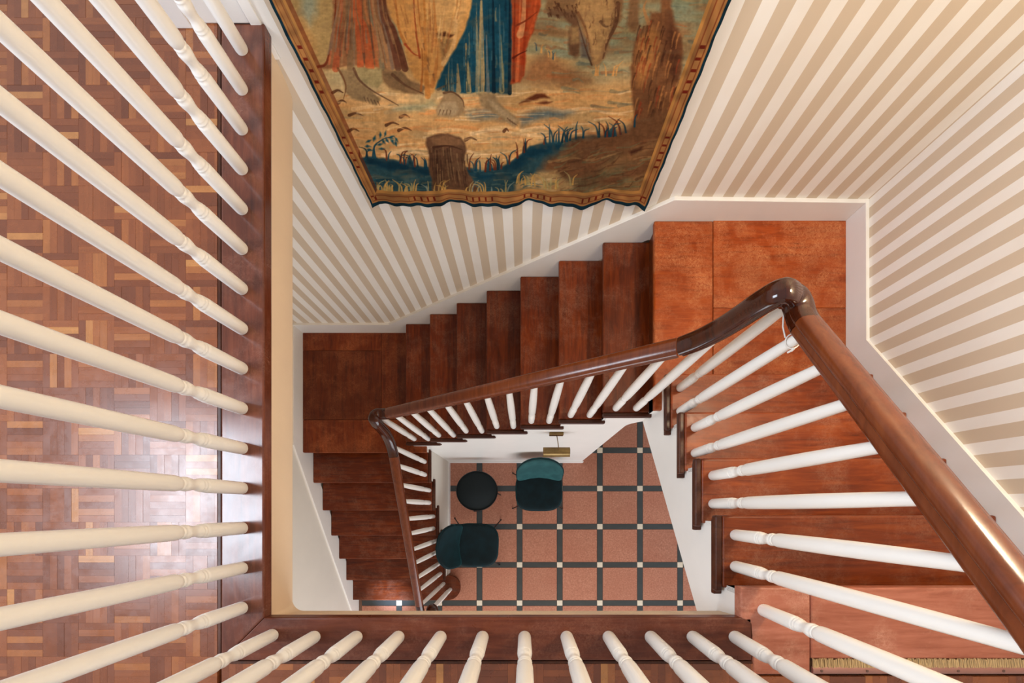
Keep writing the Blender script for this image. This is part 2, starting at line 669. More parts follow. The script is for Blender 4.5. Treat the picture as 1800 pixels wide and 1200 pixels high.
# ------------------------------------------------------------------ setting: gallery floor
uf = boxo('floor_gallery', (-4.2, 1.956, -3.2, 2.9, 3.34, 3.378), M['grout'])
# the slab under the boards must leave the well open: rebuild as an L
me = uf.data
bm = bmesh.new()
cx, cy, cz = uf.location
for b in ((-4.2, -0.965, -3.2, 2.9), (-0.965, 0.86, -3.2, -0.415), (0.86, 1.956, -3.2, -0.33)):
    add_box(bm, b[0] - cx, b[1] - cx, b[2] - cy, b[3] - cy, 3.34 - cz, 3.379 - cz)
bm.to_mesh(me)
bm.free()
tag(uf, 'gallery floor of mosaic parquet edged with dark boards', kind='structure')

ZB0 = 3.357
# left border: mitred at the inner corner
o = obj('border_board', prism([(-1.0925, 1.75), (-0.937, 1.75), (-0.937, -0.394), (-1.0925, -0.5495)], 'Z', ZB0, ZU, bev=0.006), M['border'], uf)
o = obj('border_board', prism([(-1.0925, -0.5495), (-0.937, -0.394), (0.824, -0.394), (0.824, -0.5495)], 'Z', ZB0, ZU, bev=0.006), M['border_x'], uf)
boxo('joint_strip', (-1.1055, -1.0945, -0.545, 1.75, 3.37, ZU - 0.0015), M['joint'], uf)
boxo('joint_strip', (-1.09, 0.824, -0.5605, -0.5515, 3.37, ZU - 0.0015), M['joint'], uf)
# boards at the head of the stairs
boxo('floor_board', (XI, 1.036, -0.66, n3(20), ZB0, ZU), M['top_board'], uf, bev=0.006) if False else None
o = obj('floor_board', prism([(XI, n3(20)), (1.034, n3(20)), (1.034, -0.60), (0.827, -0.60), (0.827, -0.41), (XI, -0.394)], 'Z', ZB0, ZU, bev=0.006), M['top_board'], uf)
boxo('floor_board', (1.037, XW, -0.543, n3(20), ZB0, ZU), M['top_board'], uf, bev=0.006)

# parquet fingers
BX, BY = 0.1290, 0.1212
EX = (328.3 - 920.5) * 0.002057
EY = (893.3 - 858.3) * 0.002057
fx = BX / 5
m_fx = sharedbox('parquet_finger', BX - 0.0004, BY / 5 - 0.0003, 0.02, M['finger'], 0.0)
m_fy = sharedbox('parquet_finger', BY - 0.0004, BX / 5 - 0.0003, 0.02, M['finger'], 0.0)
fing = []


def block(i, j, x0, x1, y0, y1):
    """fingers of block (i,j), clipped to the rectangle"""
    bx, by = EX + i * BX, EY + j * BY
    hor = (i + j) % 2 == 0
    for k in range(5):
        if hor:
            c = (bx + BX / 2, by + (k + 0.5) * BY / 5)
            s = (BX, BY / 5)
        else:
            c = (bx + (k + 0.5) * BX / 5, by + BY / 2)
            s = (BX / 5, BY)
        a0, a1 = max(c[0] - s[0] / 2, x0), min(c[0] + s[0] / 2, x1)
        b0, b1 = max(c[1] - s[1] / 2, y0), min(c[1] + s[1] / 2, y1)
        if a1 - a0 < 0.006 or b1 - b0 < 0.006:
            continue
        full = abs((a1 - a0) - s[0]) < 1e-6 and abs((b1 - b0) - s[1]) < 1e-6
        fing.append((hor, full, a0, a1, b0, b1))


for i in range(-8, 1):
    for j in range(-9, 17):
        block(i, j, -2.2, -1.1055, -0.95, 1.98)
for i in range(1, 25):
    for j in range(-9, -4):
        block(i, j, -1.1055, 0.827, -0.95, -0.5605)
for i in range(15, 26):
    for j in range(-9, -4):
        block(i, j, 0.829, XW, -0.95, -0.605)


def score(f):
    hor, full, a0, a1, b0, b1 = f
    x, y = (a0 + a1) / 2, (b0 + b1) / 2
    u, v = 920.5 + x / 0.002057, 893.3 - y / 0.002057
    inside = 0 < u < 1800 and 0 < v < 1200
    return (not (inside and full), abs(u - 210) + 0.15 * abs(v - 640))


fing.sort(key=score)
stuff = bmesh.new()
for k, (hor, full, a0, a1, b0, b1) in enumerate(fing):
    dz = random.uniform(-0.0004, 0.0003)
    if k < 300 and full:
        o = obj('parquet_finger', m_fx if hor else m_fy, None, uf, ((a0 + a1) / 2, (b0 + b1) / 2, ZU + dz))
        if not hor:
            o.rotation_euler = (0, 0, math.pi / 2)
    else:
        add_box(stuff, a0 + .00015, a1 - .00015, b0 + .00015, b1 - .00015, ZU - 0.02, ZU + dz)
o = obj('parquet_surround', stuff, M['finger_far'], uf)
tag(o, 'remaining parquet fingers', kind='stuff')

# ------------------------------------------------------------------ staircase
st = empty('staircase', (-1.5, -1.165, 0), 'mahogany staircase winding round the open well in three flights', 'stairs')
TH = 0.034      # tread thickness
NO = 0.028      # nosing overhang


RW = 0.030      # width of the return nosing


def tread(b, mat, ret, bev=0.010):
    o = boxo('tread', b, mat, st, bev=bev, seg=4)
    boxo('return_nosing', ret, M['moulding'], o, bev=0.009, seg=4)
    return o


# flight 1 (rises towards +y)
XS1 = -0.98
# step 1: curtail step with a round end
cx1, cy1, rr = -0.962, (n1(1) + -0.852) / 2, (-0.852 - n1(1)) / 2
pts = [(XL, n1(1)), (cx1, n1(1))]
for k in range(1, 20):
    a = -math.pi / 2 + math.pi * k / 20
    pts.append((cx1 + rr * math.cos(a), cy1 + rr * math.sin(a)))
pts += [(cx1, cy1 + rr), (XL, cy1 + rr)]
bm = prism(pts, 'Z', R - TH, R, bev=0.009)
obj('tread', bm, M['tread_x'], st)
rp = [(XL, n1(1) + NO), (cx1, n1(1) + NO)]
r2 = rr - NO
for k in range(1, 20):
    a = -math.pi / 2 + math.pi * k / 20
    rp.append((cx1 + r2 * math.cos(a), cy1 + r2 * math.sin(a)))
rp += [(cx1, cy1 + r2), (XL, cy1 + r2)]
obj('riser', prism(rp, 'Z', 0.0, R - TH), M['riser'], st, smooth=50)
for i in range(2, 7):
    z = i * R
    tread((XL, XO - RW, n1(i), n1(i + 1) + NO + 0.012, z - TH, z), M['tread_x'], (XO - RW, XO, n1(i), n1(i + 1) + NO + 0.026, z - TH, z))
    boxo('riser', (XL, XS1, n1(i) + NO, n1(i) + NO + 0.02, z - R, z - TH), M['riser'], st)
    boxo('moulding', (XL, XS1 + 0.012, n1(i) + NO - 0.013, n1(i) + NO, z - TH - 0.018, z - TH), M['moulding'], st, bev=0.004)
    boxo('return_moulding', (XS1, XS1 + 0.014, n1(i) + NO - 0.012, n1(i + 1) + NO + 0.03, z - TH - 0.018, z - TH), M['moulding'], st, bev=0.004)
# landing 1: four boards
z = 7 * R
LB = M['landing_low']
boxo('riser', (XL, XS1, n1(7) + NO, n1(7) + NO + 0.02, z - R, z - TH), M['riser'], st)
boxo('moulding', (XL, XS1 + 0.012, n1(7) + NO - 0.013, n1(7) + NO, z - TH - 0.018, z - TH), M['moulding'], st, bev=0.004)
boxo('landing_board', (XL, XO, n1(7), 0.872, z - TH, z), LB, st, bev=0.006, seg=3)
boxo('landing_board', (XL, -1.400, 0.874, 1.552, z - TH, z), LB, st, bev=0.0025)
boxo('landing_board', (XL, -1.400, 1.554, YB, z - TH, z), LB, st, bev=0.0025)
boxo('landing_board', (-1.398, n2(8) + NO + 0.012, 0.874, YB, z - TH, z), LB, st, bev=0.0025)

# flight 2 (rises towards +x)
YS2 = 0.612
for i in range(8, 15):
    z = i * R
    tread((n2(i), n2(i + 1) + NO + 0.012, YO + RW, YB, z - TH, z), M['tread_y'], (n2(i), n2(i + 1) + NO + 0.026, YO, YO + RW, z - TH, z))
    boxo('riser', (n2(i) + NO, n2(i) + NO + 0.02, YS2, YB, z - R, z - TH), M['riser'], st)
    boxo('moulding', (n2(i) + NO - 0.013, n2(i) + NO, YS2 - 0.012, YB, z - TH - 0.018, z - TH), M['moulding'], st, bev=0.004)
    boxo('return_moulding', (n2(i) + NO - 0.012, n2(i + 1) + NO + 0.03, YS2 - 0.013, YS2, z - TH - 0.018, z - TH), M['moulding'], st, bev=0.004)
# landing 2
z = 15 * R
boxo('riser', (n2(15) + NO, n2(15) + NO + 0.02, YS2, YB, z - R, z - TH), M['riser'], st)
boxo('moulding', (n2(15) + NO - 0.013, n2(15) + NO, YS2 - 0.012, YB, z - TH - 0.018, z - TH), M['moulding'], st, bev=0.004)
boxo('landing_board', (n2(15), 1.138, YO, YB, z - TH, z), M['landing'], st, bev=0.008, seg=3)
boxo('landing_board', (1.140, XW, 1.205, YB, z - TH, z), M['landing'], st, bev=0.002)
boxo('landing_board', (1.140, XW, n3(16) - NO - 0.02, 1.203, z - TH, z), M['landing'], st, bev=0.002)

# flight 3 (rises towards -y)
XS3 = 0.83
for i in range(16, 20):
    z = i * R
    tread((XI + RW, XW, n3(i + 1) - NO - 0.012, n3(i), z - TH, z), M['tread_lit'], (XI, XI + RW, n3(i + 1) - NO - 0.026, n3(i), z - TH, z))
for i in range(16, 21):
    z = i * R
    boxo('riser', (XS3, XW, n3(i) - NO - 0.02, n3(i) - NO, z - R, z - 0.040), M['riser'], st)
    boxo('moulding', (XS3 - 0.014, XW, n3(i) - NO, n3(i) - NO + 0.013, z - TH - 0.024, z - TH - 0.006), M['moulding'], st, bev=0.004)
    boxo('return_moulding', (XI + 0.012, XS3, n3(i + 1) - NO - 0.045 if i < 20 else -0.375, n3(i) - NO + 0.012, z - TH - 0.026, z - TH - 0.002), M['moulding'], st, bev=0.005)

# white strings below the treads
pts = [(-0.862, 0.0), (YS2 + 0.02, 0.0), (YS2 + 0.02, 7 * R - TH)]
pts += [(n1(7) + NO, 7 * R - TH)]
for i in range(6, 1, -1):
    pts += [(n1(i + 1) + NO, i * R - TH), (n1(i) + NO, i * R - TH)]
obj('string_panel', prism(pts, 'X', XS1 - 0.09, XS1), M['plaster'], st)
pts = [(XS1 - 0.02, 0.0), (0.757, 0.0), (0.753, 2.03), (0.757, 2.075), (0.775, 2.118), (0.80, 2.15), (XS3 + 0.01, 2.19), (XS3 + 0.01, 15 * R - TH), (n2(15) + NO, 15 * R - TH)]
for i in range(14, 7, -1):
    pts += [(n2(i + 1) + NO, i * R - TH), (n2(i) + NO, i * R - TH)]
pts += [(n2(8) + NO, 7 * R - TH), (XS1 - 0.02, 7 * R - TH)]
obj('string_panel', prism(pts, 'Y', YS2, YS2 + 0.09), M['white_gloss'], st)
low = lambda y: 2.205 + 0.702 * (YS2 - y)
pts = [(YS2 + 0.02, 2.19), (-0.60, low(-0.60)), (-0.60, 3.35), (n3(20) - NO, 3.35)]
for i in range(19, 15, -1):
    pts += [(n3(i + 1) - NO, i * R - TH), (n3(i) - NO, i * R - TH)]
pts += [(n3(16) - NO, 15 * R - TH), (YS2 + 0.02, 15 * R - TH)]
obj('string_panel', prism(pts, 'X', XS3, XS3 + 0.09), M['white_gloss'], st)
bm = prism([(YS2 + 0.05, 2.20), (-0.60, low(-0.60)), (-0.60, low(-0.60) + 0.05), (YS2 + 0.05, 2.25)], 'X', XS3 + 0.09, 1.955)
add_box(bm, 0.77, 1.955, YS2 + 0.05, 1.749, 2.20, 2.25)
o = obj('soffit', bm, M['plaster'], st)
o['label'] = 'white plaster soffit'
# skirtings of the hall
o = boxo('baseboard_hall', (-0.98, 0.775, 0.598, 0.613, 0.0, 0.10), M['skirt'], bev=0.004)
tag(o, kind='structure')
o = boxo('baseboard_stair', (-0.981, -0.966, -0.845, 0.598, 0.0, 0.10), M['skirt'], bev=0.004)
tag(o, kind='structure')

# ------------------------------------------------------------------ balusters and handrails
BP = [(.0215, 0), (.0228, .006), (.0232, .08), (.0236, .150), (.0228, .156), (.0208, .159), (.0222, .162), (.0222, .165), (.0200, .168), (.0210, .1705), (.0206, .174),
      (.0176, .182), (.0170, .190), (.0182, .199), (.0208, .209), (.0222, .217), (.0216, .223), (.0196, .2275), (.0208, .230), (.0208, .233), (.0190, .236), (.0214, .240), (.0232, .245), (.0240, .254)]


def baluster_mesh(h, taper=1.0):
    prof = list(BP)
    for f, r in ((.15, .0243), (.35, .0238), (.55, .0224), (.75, .0200), (.9, .0176), (1.0, .0166)):
        zz = .254 + (h - .254) * f
        rr = .0240 + (r - .0240) * taper
        prof.append((rr, zz))
    return mesh_of(lathe(prof, 20), 'baluster', M['baluster'], 60)


ba = empty('balustrade', (-0.95, -1.03, 0.17), 'stair balustrade with white turned balusters and a mahogany handrail', 'balustrade')
z1 = lambda y: 1.228 + 0.504 * (y + 0.978)
z2 = lambda x: 2.257 + 0.640 * (x + 0.973)
z3 = lambda y: 3.694 + 0.655 * (0.4635 - y)
XR1, YR2, XR3 = -1.02, 0.65, 0.864
gal_mesh = baluster_mesh(0.90, 0.55)


def put(x, y, z0, ztop):
    obj('baluster', baluster_mesh(ztop - z0), None, ba, (x, y, z0))


for i in range(2, 7):
    for d in (0.083, 0.217):
        y = n1(i) + d
        if i == 6 and d > 0.2:
            put(-1.022, y, i * R, 1.915)
        else:
            put(-1.018, y, i * R, z1(y) - 0.062)
put(-1.016, -0.953, R, z1(-0.953) - 0.060)
put(-0.932, -1.028, R, 1.05)
put(-0.965, -1.055, R, 1.06)
for i in range(8, 15):
    for d in (0.082, 0.214):
        x = n2(i) + d
        zt = z2(x) - 0.064
        if i == 14 and d > 0.2:
            zt = 3.44
        put(x, YR2, i * R, zt)
for i in range(16, 21):
    for d in (0.080, 0.208):
        y = n3(i) - d
        if i == 20 and d > 0.2:
            continue
        zt = z3(y) - 0.064
        if i == 16 and d < 0.1:
            zt = 3.565
        put(XR3, y, i * R, zt)

# handrail in five lengths
p = [(XR1, z) for z in ()]
obj('handrail', rail([(XR1, -0.96, z1(-0.96)), (XR1, -0.5, z1(-0.5)), (XR1, 0.0, z1(0)), (XR1, 0.395, z1(0.395))]), M['rail'], ba, smooth=50)
vp = smooth_path([(XR1, -0.962, z1(-0.962)), (XR1, -1.02, 1.200), (-1.008, -1.075, 1.172), (-0.972, -1.108, 1.150), (-0.928, -1.104, 1.132), (-0.900, -1.072, 1.120), (-0.905, -1.035, 1.112), (-0.932, -1.022, 1.108)], 5)
o = obj('volute', rail(vp), M['neck'], ba, smooth=50)
o['label'] = 'curled dark end of the handrail'
obj('volute_cap', lathe([(.040, 1.045), (.054, 1.052), (.058, 1.075), (.056, 1.095), (.044, 1.106), (.001, 1.110)], 24), M['neck'], ba, (-0.931, -1.028, 0), smooth=60)
gp = smooth_path([(XR1, 0.397, z1(0.397)), (XR1, 0.44, 1.952), (XR1, 0.49, 2.008), (XR1, 0.525, 2.080), (XR1, 0.545, 2.160), (XR1, 0.562, 2.230), (XR1, 0.585, 2.274), (XR1, 0.610, 2.288),
                  (-1.012, 0.636, 2.284), (-0.998, 0.648, 2.272), (-0.976, 0.65, 2.266), (-0.943, 0.65, z2(-0.945))], 6)
o = obj('gooseneck', rail(gp), M['neck'], ba, smooth=50)
o['label'] = 'dark polished curved handrail piece'
obj('handrail', rail([(-0.943, YR2, z2(-0.943)), (-0.4, YR2, z2(-0.4)), (0.1, YR2, z2(0.1)), (0.606, YR2, z2(0.606))]), M['rail'], ba, smooth=50)
gp = smooth_path([(0.608, YR2, z2(0.608)), (0.650, YR2, 3.326), (0.683, YR2, 3.400), (0.704, YR2, 3.480), (0.719, YR2, 3.556), (0.738, YR2, 3.612), (0.766, YR2, 3.638), (0.796, YR2, 3.639),
                  (0.826, YR2, 3.622), (0.848, 0.646, 3.606), (0.860, 0.630, 3.600), (XR3, 0.606, 3.604), (XR3, 0.578, z3(0.578))], 6)
o = obj('gooseneck', rail(gp), M['neck'], ba, smooth=50)
o['label'] = 'dark polished curved handrail piece'
obj('handrail', rail([(XR3, 0.578, z3(0.578)), (XR3, 0.2, z3(0.2)), (XR3, -0.2, z3(-0.2)), (XR3, -0.36, 4.225), (XR3, -0.43, 4.268), (0.82, -0.462, 4.300)]), M['rail'], ba, smooth=50)

gb = empty('balustrade', (-0.95, -0.462, ZU), 'gallery balustrade of tall cream balusters standing on the dark border boards', 'balustrade')
KU = 0.002057
for i in range(15):
    y = (893.3 - (90 + 69.8 * i)) * KU
    obj('baluster', gal_mesh, None, gb, (-1.015, y, ZU))
for i in range(12):
    x = (480.5 + 73.6 * i - 920.5) * KU
    obj('baluster', gal_mesh, None, gb, (x, -0.462 + (0.006 if i == 0 else 0), ZU))
obj('handrail', rail([(-1.015, 1.745, 4.36), (-1.015, 0.5, 4.36), (-1.015, -0.40, 4.36), (-1.008, -0.445, 4.36), (-0.98, -0.462, 4.36), (0.0, -0.462, 4.36), (0.74, -0.462, 4.36), (0.84, -0.462, 4.355)]), M['rail'], gb, smooth=50)

# cord tied to the handrail
bm = bmesh.new()
tube(bm, [(0.834, 0.622, 3.540), (0.836, 0.585, 3.535), (0.840, 0.548, 3.540)], 0.0022, seg=6)
tube(bm, [(XR3 + 0.0225 * math.cos(2 * math.pi * k / 16 + 2.6), 0.537 + 0.0225 * math.sin(2 * math.pi * k / 16 + 2.6), 3.540 - 0.004 * math.sin(k * .4)) for k in range(18)], 0.0022, seg=6)
tube(bm, [(0.868, 0.515, 3.540), (0.866, 0.510, 3.534), (0.862, 0.509, 3.520)], 0.005, 0.003, seg=6)
o = obj('cord', bm, M['cord'])
tag(o, 'thin white cord hanging from the handrail bend at the upper landing', 'cord')

# ------------------------------------------------------------------ threshold at the head of the stairs
th = empty('threshold_strip', (1.45, -0.565, ZU), 'metal threshold strip with a tan bristle edge on the gallery floor', 'threshold')
bm = bmesh.new()
pr = [(-0.594, ZU - 0.002), (-0.594, ZU + 0.004), (-0.588, ZU + 0.008), (-0.576, ZU + 0.008), (-0.570, ZU + 0.004), (-0.570, ZU - 0.002)]
obj('metal_bar', prism(pr, 'X', 1.038, 1.93), M['strip_metal'], th, smooth=40)
for k in range(6):
    obj('screw', lathe([(.005, 0), (.005, .0015), (.003, .0025)], 10), M['screw'], th, (1.068 + k * 0.163, -0.582, ZU + 0.0078), smooth=60)
bm = bmesh.new()
x = 1.040
while x < 1.925:
    w = random.uniform(.0012, .0024)
    y1 = -0.543 + random.uniform(-.003, .004)
    dx = random.uniform(-.004, .002)
    z = ZU + random.uniform(.003, .007)
    a = [bm.verts.new(c) for c in ((x, -0.572, ZU), (x + w, -0.572, ZU), (x + w + dx, y1, ZU), (x + dx, y1, ZU), (x, -0.572, z), (x + w, -0.572, z), (x + w + dx, y1, z - .002), (x + dx, y1, z - .002))]
    for q in ((4, 5, 6, 7), (0, 1, 5, 4), (1, 2, 6, 5), (2, 3, 7, 6), (3, 0, 4, 7)):
        bm.faces.new([a[i] for i in q])
    x += w
o = obj('bristle', bm, M['fringe'], th)
o['kind'] = 'stuff'

# ------------------------------------------------------------------ furniture of the hall


def superbox(wx, wy, wz, n=20, m=12, e1=0.35, e2=0.45, f=None):
    """closed rounded cushion; f maps (a,b,c in -1..1) to a point"""
    bm = bmesh.new()

    def s(v, e):
        return math.copysign(abs(v) ** e, v)
    rows = []
    for j in range(1, m):
        ph = -math.pi / 2 + math.pi * j / m
        row = []
        for i in range(n * 2):
            th = 2 * math.pi * i / (n * 2)
            a = s(math.cos(ph), e1) * s(math.cos(th), e2)
            b = s(math.cos(ph), e1) * s(math.sin(th), e2)
            c = s(math.sin(ph), e1)
            row.append(bm.verts.new(f(a, b, c)))
        rows.append(row)
    N = n * 2
    for p, q in zip(rows, rows[1:]):
        for i in range(N):
            bm.faces.new((p[i], p[(i + 1) % N], q[(i + 1) % N], q[i]))
    v0 = bm.verts.new(f(0, 0, -1))
    v1 = bm.verts.new(f(0, 0, 1))
    for i in range(N):
        bm.faces.new((v0, rows[0][(i + 1) % N], rows[0][i]))
        bm.faces.new((v1, rows[-1][i], rows[-1][(i + 1) % N]))
    return bm


def chair(loc, rot, label, sx, sy, lit_back, feet):
    """front of the chair towards -y; sx, sy seat half sizes"""
    c = empty('upholstered_chair', loc, label, 'chair', None)
    c.rotation_euler = (0, 0, rot)
    mw = Matrix.Translation(loc) @ Matrix.Rotation(rot, 4, 'Z')

    def part(name, bm, mat, parent=c, smooth=180):
        me = mesh_of(bm, name, mat, smooth)
        o = bpy.data.objects.new(name, me)
        C.objects.link(o)
        o.parent = parent
        return o

    def fs(a, b, cc):
        w = sx * (1.0 - 0.07 * max(0, -b) ** 2)
        z = 0.435 + 0.038 * cc - (0.012 * (a * a) if cc > 0 else 0) * -1 - (0.02 * (1 - a * a) * (1 - b * b) if cc > 0 else 0)
        return (a * w, b * sy, z)
    se = part('seat', superbox(1, 1, 1, f=fs, e1=0.5, e2=0.55), M['velvet'])
    # piping round the seat edge
    bm = bmesh.new()
    ring = []
    for i in range(49):
        th = 2 * math.pi * i / 48
        a = math.copysign(abs(math.cos(th)) ** .55, math.cos(th))
        b = math.copysign(abs(math.sin(th)) ** .55, math.sin(th))
        ring.append((a * sx * (1.0 - 0.07 * max(0, -b) ** 2) * 1.004, b * sy * 1.004, 0.428))
    tube(bm, ring, 0.006, seg=6)
    part('piping', bm, M['velvet'], se)

    def fb(a, b, cc):
        # a across, b up, cc depth (front = -1)
        up = 0.205 * b
        w = sx * (0.955 - 0.03 * max(0, b) ** 2)
        zc = 0.655 + up
        lean = 0.155 * (b * 0.5 + 0.5)
        y = sy - 0.055 + lean + 0.028 * cc - 0.075 * (a * a)
        return (a * w, y, zc - 0.02 * a * a * max(0, b))
    bk = part('backrest', superbox(1, 1, 1, f=fb, e1=0.4, e2=0.5), M['velvet_lit'] if lit_back else M['velvet'])
    bm = bmesh.new()
    ring = []
    for i in range(49):
        th = 2 * math.pi * i / 48
        a = math.copysign(abs(math.cos(th)) ** .5, math.cos(th))
        b = math.copysign(abs(math.sin(th)) ** .5, math.sin(th))
        q = fb(a, b, 0.0)
        ring.append((q[0] * 1.006, q[1], 0.655 + (q[2] - 0.655) * 1.01))
    tube(bm, ring, 0.006, seg=6)
    part('piping', bm, M['velvet'], bk)
    bm = bmesh.new()
    k = 0.6
    tube(bm, [(-sx * k, -sy * k, .395), (sx * k, -sy * k, .395), (sx * k, sy * k, .395), (-sx * k, sy * k, .395), (-sx * k, -sy * k, .395)], 0.009)
    part('seat_frame', bm, M['black_metal'])
    for ax, ay in ((-1, -1), (1, -1), (-1, 1), (1, 1)):
        bm = bmesh.new()
        fxx, fyy = feet[0] * ax, (feet[1] if ay < 0 else feet[2])
        tube(bm, [(ax * sx * k, ay * sy * k, .395), (fxx, fyy, 0.012)], 0.010, 0.007)
        lg = part('leg', bm, M['black_metal'])
        part('foot_cap', lathe([(.011, 0.0), (.011, .012), (.006, .016)], 10), M['black_metal'], lg).location = (fxx, fyy, 0)
    return c


chair((0.183, 0.205, 0), 0.0, 'teal velvet chair with its back painted lighter, as lit, against the white wall under the brass lamp', 0.275, 0.232, True, (0.325, -0.205, 0.26))
chair((-0.570, -0.445, 0), math.pi / 2 + 0.03, 'dark teal velvet chair with its back against the lower flight', 0.258, 0.262, False, (0.30, -0.24, 0.36)) if False else None
chair((-0.572, -0.440, 0), math.pi / 2 - 0.035, 'dark teal velvet chair with its back against the lower flight', 0.256, 0.266, False, (0.298, -0.262, 0.345))

tb = empty('side_table', (-0.5565, 0.209, 0), 'small round black side table between the two teal chairs', 'table')


def tpart(name, bm, mat, loc=(0, 0, 0)):
    me = mesh_of(bm, name, mat, 60)
    o = bpy.data.objects.new(name, me)
    C.objects.link(o)
    o.parent = tb
    o.location = loc
    return o


tpart('table_top', lathe([(.225, .436), (.236, .440), (.238, .450), (.233, .456), (.001, .457)], 48, 1.02, 0.98), M['table_black'])
tpart('rim', lathe([(.232, .430), (.243, .432), (.244, .458), (.239, .466), (.235, .458), (.232, .44)], 48, 1.02, 0.98, caps=False), M['black_metal'])
for k in range(4):
    a = math.radians(82 + 90 * k)
    bm = bmesh.new()
    x, y = .248 * math.cos(a) * 1.02, .248 * math.sin(a) * .98
    tube(bm, [(x, y, .45), (x * 1.005, y * 1.005, .2), (x * 1.0, y * 1.0, 0.0)], 0.008)
    tpart('leg', bm, M['black_metal'])

# picture light on the wall under the middle flight
pl = empty('picture_light', (0.264, YS2, 1.815), 'brass picture light on the white wall above the teal chair', 'lamp')


def ppart(name, bm, mat, parent=pl, smooth=50):
    return obj(name, bm, mat, parent, smooth=smooth)


bm = bmesh.new()
add_box(bm, 0.207, 0.320, YS2 - 0.0245, YS2 - 0.0005, 1.79, 1.845, 0.003)
ppart('wall_plate', bm, M['brass'])
bm = bmesh.new()
tube(bm, smooth_path([(0.266, YS2 - 0.02, 1.82), (0.270, YS2 - 0.06, 1.845), (0.276, YS2 - 0.105, 1.850), (0.280, YS2 - 0.135, 1.838)], 5), 0.0035, seg=8)
ppart('arm', bm, M['brass'])
bm = bmesh.new()
xs = (0.158, 0.375)
rp = []
for k in range(9):
    a = math.radians(20 + 160 * k / 8)
    rp.append((YS2 - 0.150 + 0.036 * math.cos(a), 1.795 + 0.036 * math.sin(a)))
rp += [(YS2 - 0.184, 1.79), (YS2 - 0.116, 1.79)]
sh = ppart('shade', prism(rp, 'X', xs[0], xs[1], bev=0.002), M['brass'])
bm = bmesh.new()
add_box(bm, xs[0] - 0.002, xs[1] + 0.002, YS2 - 0.192, YS2 - 0.180, 1.786, 1.798, 0.002)
ppart('shade_lip', bm, M['brass'], sh)

# ------------------------------------------------------------------ tapestry
TY = 1.728
tp = empty('tapestry', (-0.08, TY, 2.65), 'old woven tapestry of robed figures, feet and a tree stump, hanging on the striped wall', 'tapestry')
rng = np.random.default_rng(11)


def vnoise(u, v, su, sv, seed=0):
    g = np.random.default_rng(seed).random((64, 64))
    a, b = u / su, v / sv
    i, j = np.floor(a).astype(int), np.floor(b).astype(int)
    fa, fb = a - i, b - j
    fa = fa * fa * (3 - 2 * fa)
    fb = fb * fb * (3 - 2 * fb)
    i0, i1, j0, j1 = i % 64, (i + 1) % 64, j % 64, (j + 1) % 64
    return (g[i0, j0] * (1 - fa) + g[i1, j0] * fa) * (1 - fb) + (g[i0, j1] * (1 - fa) + g[i1, j1] * fa) * fb


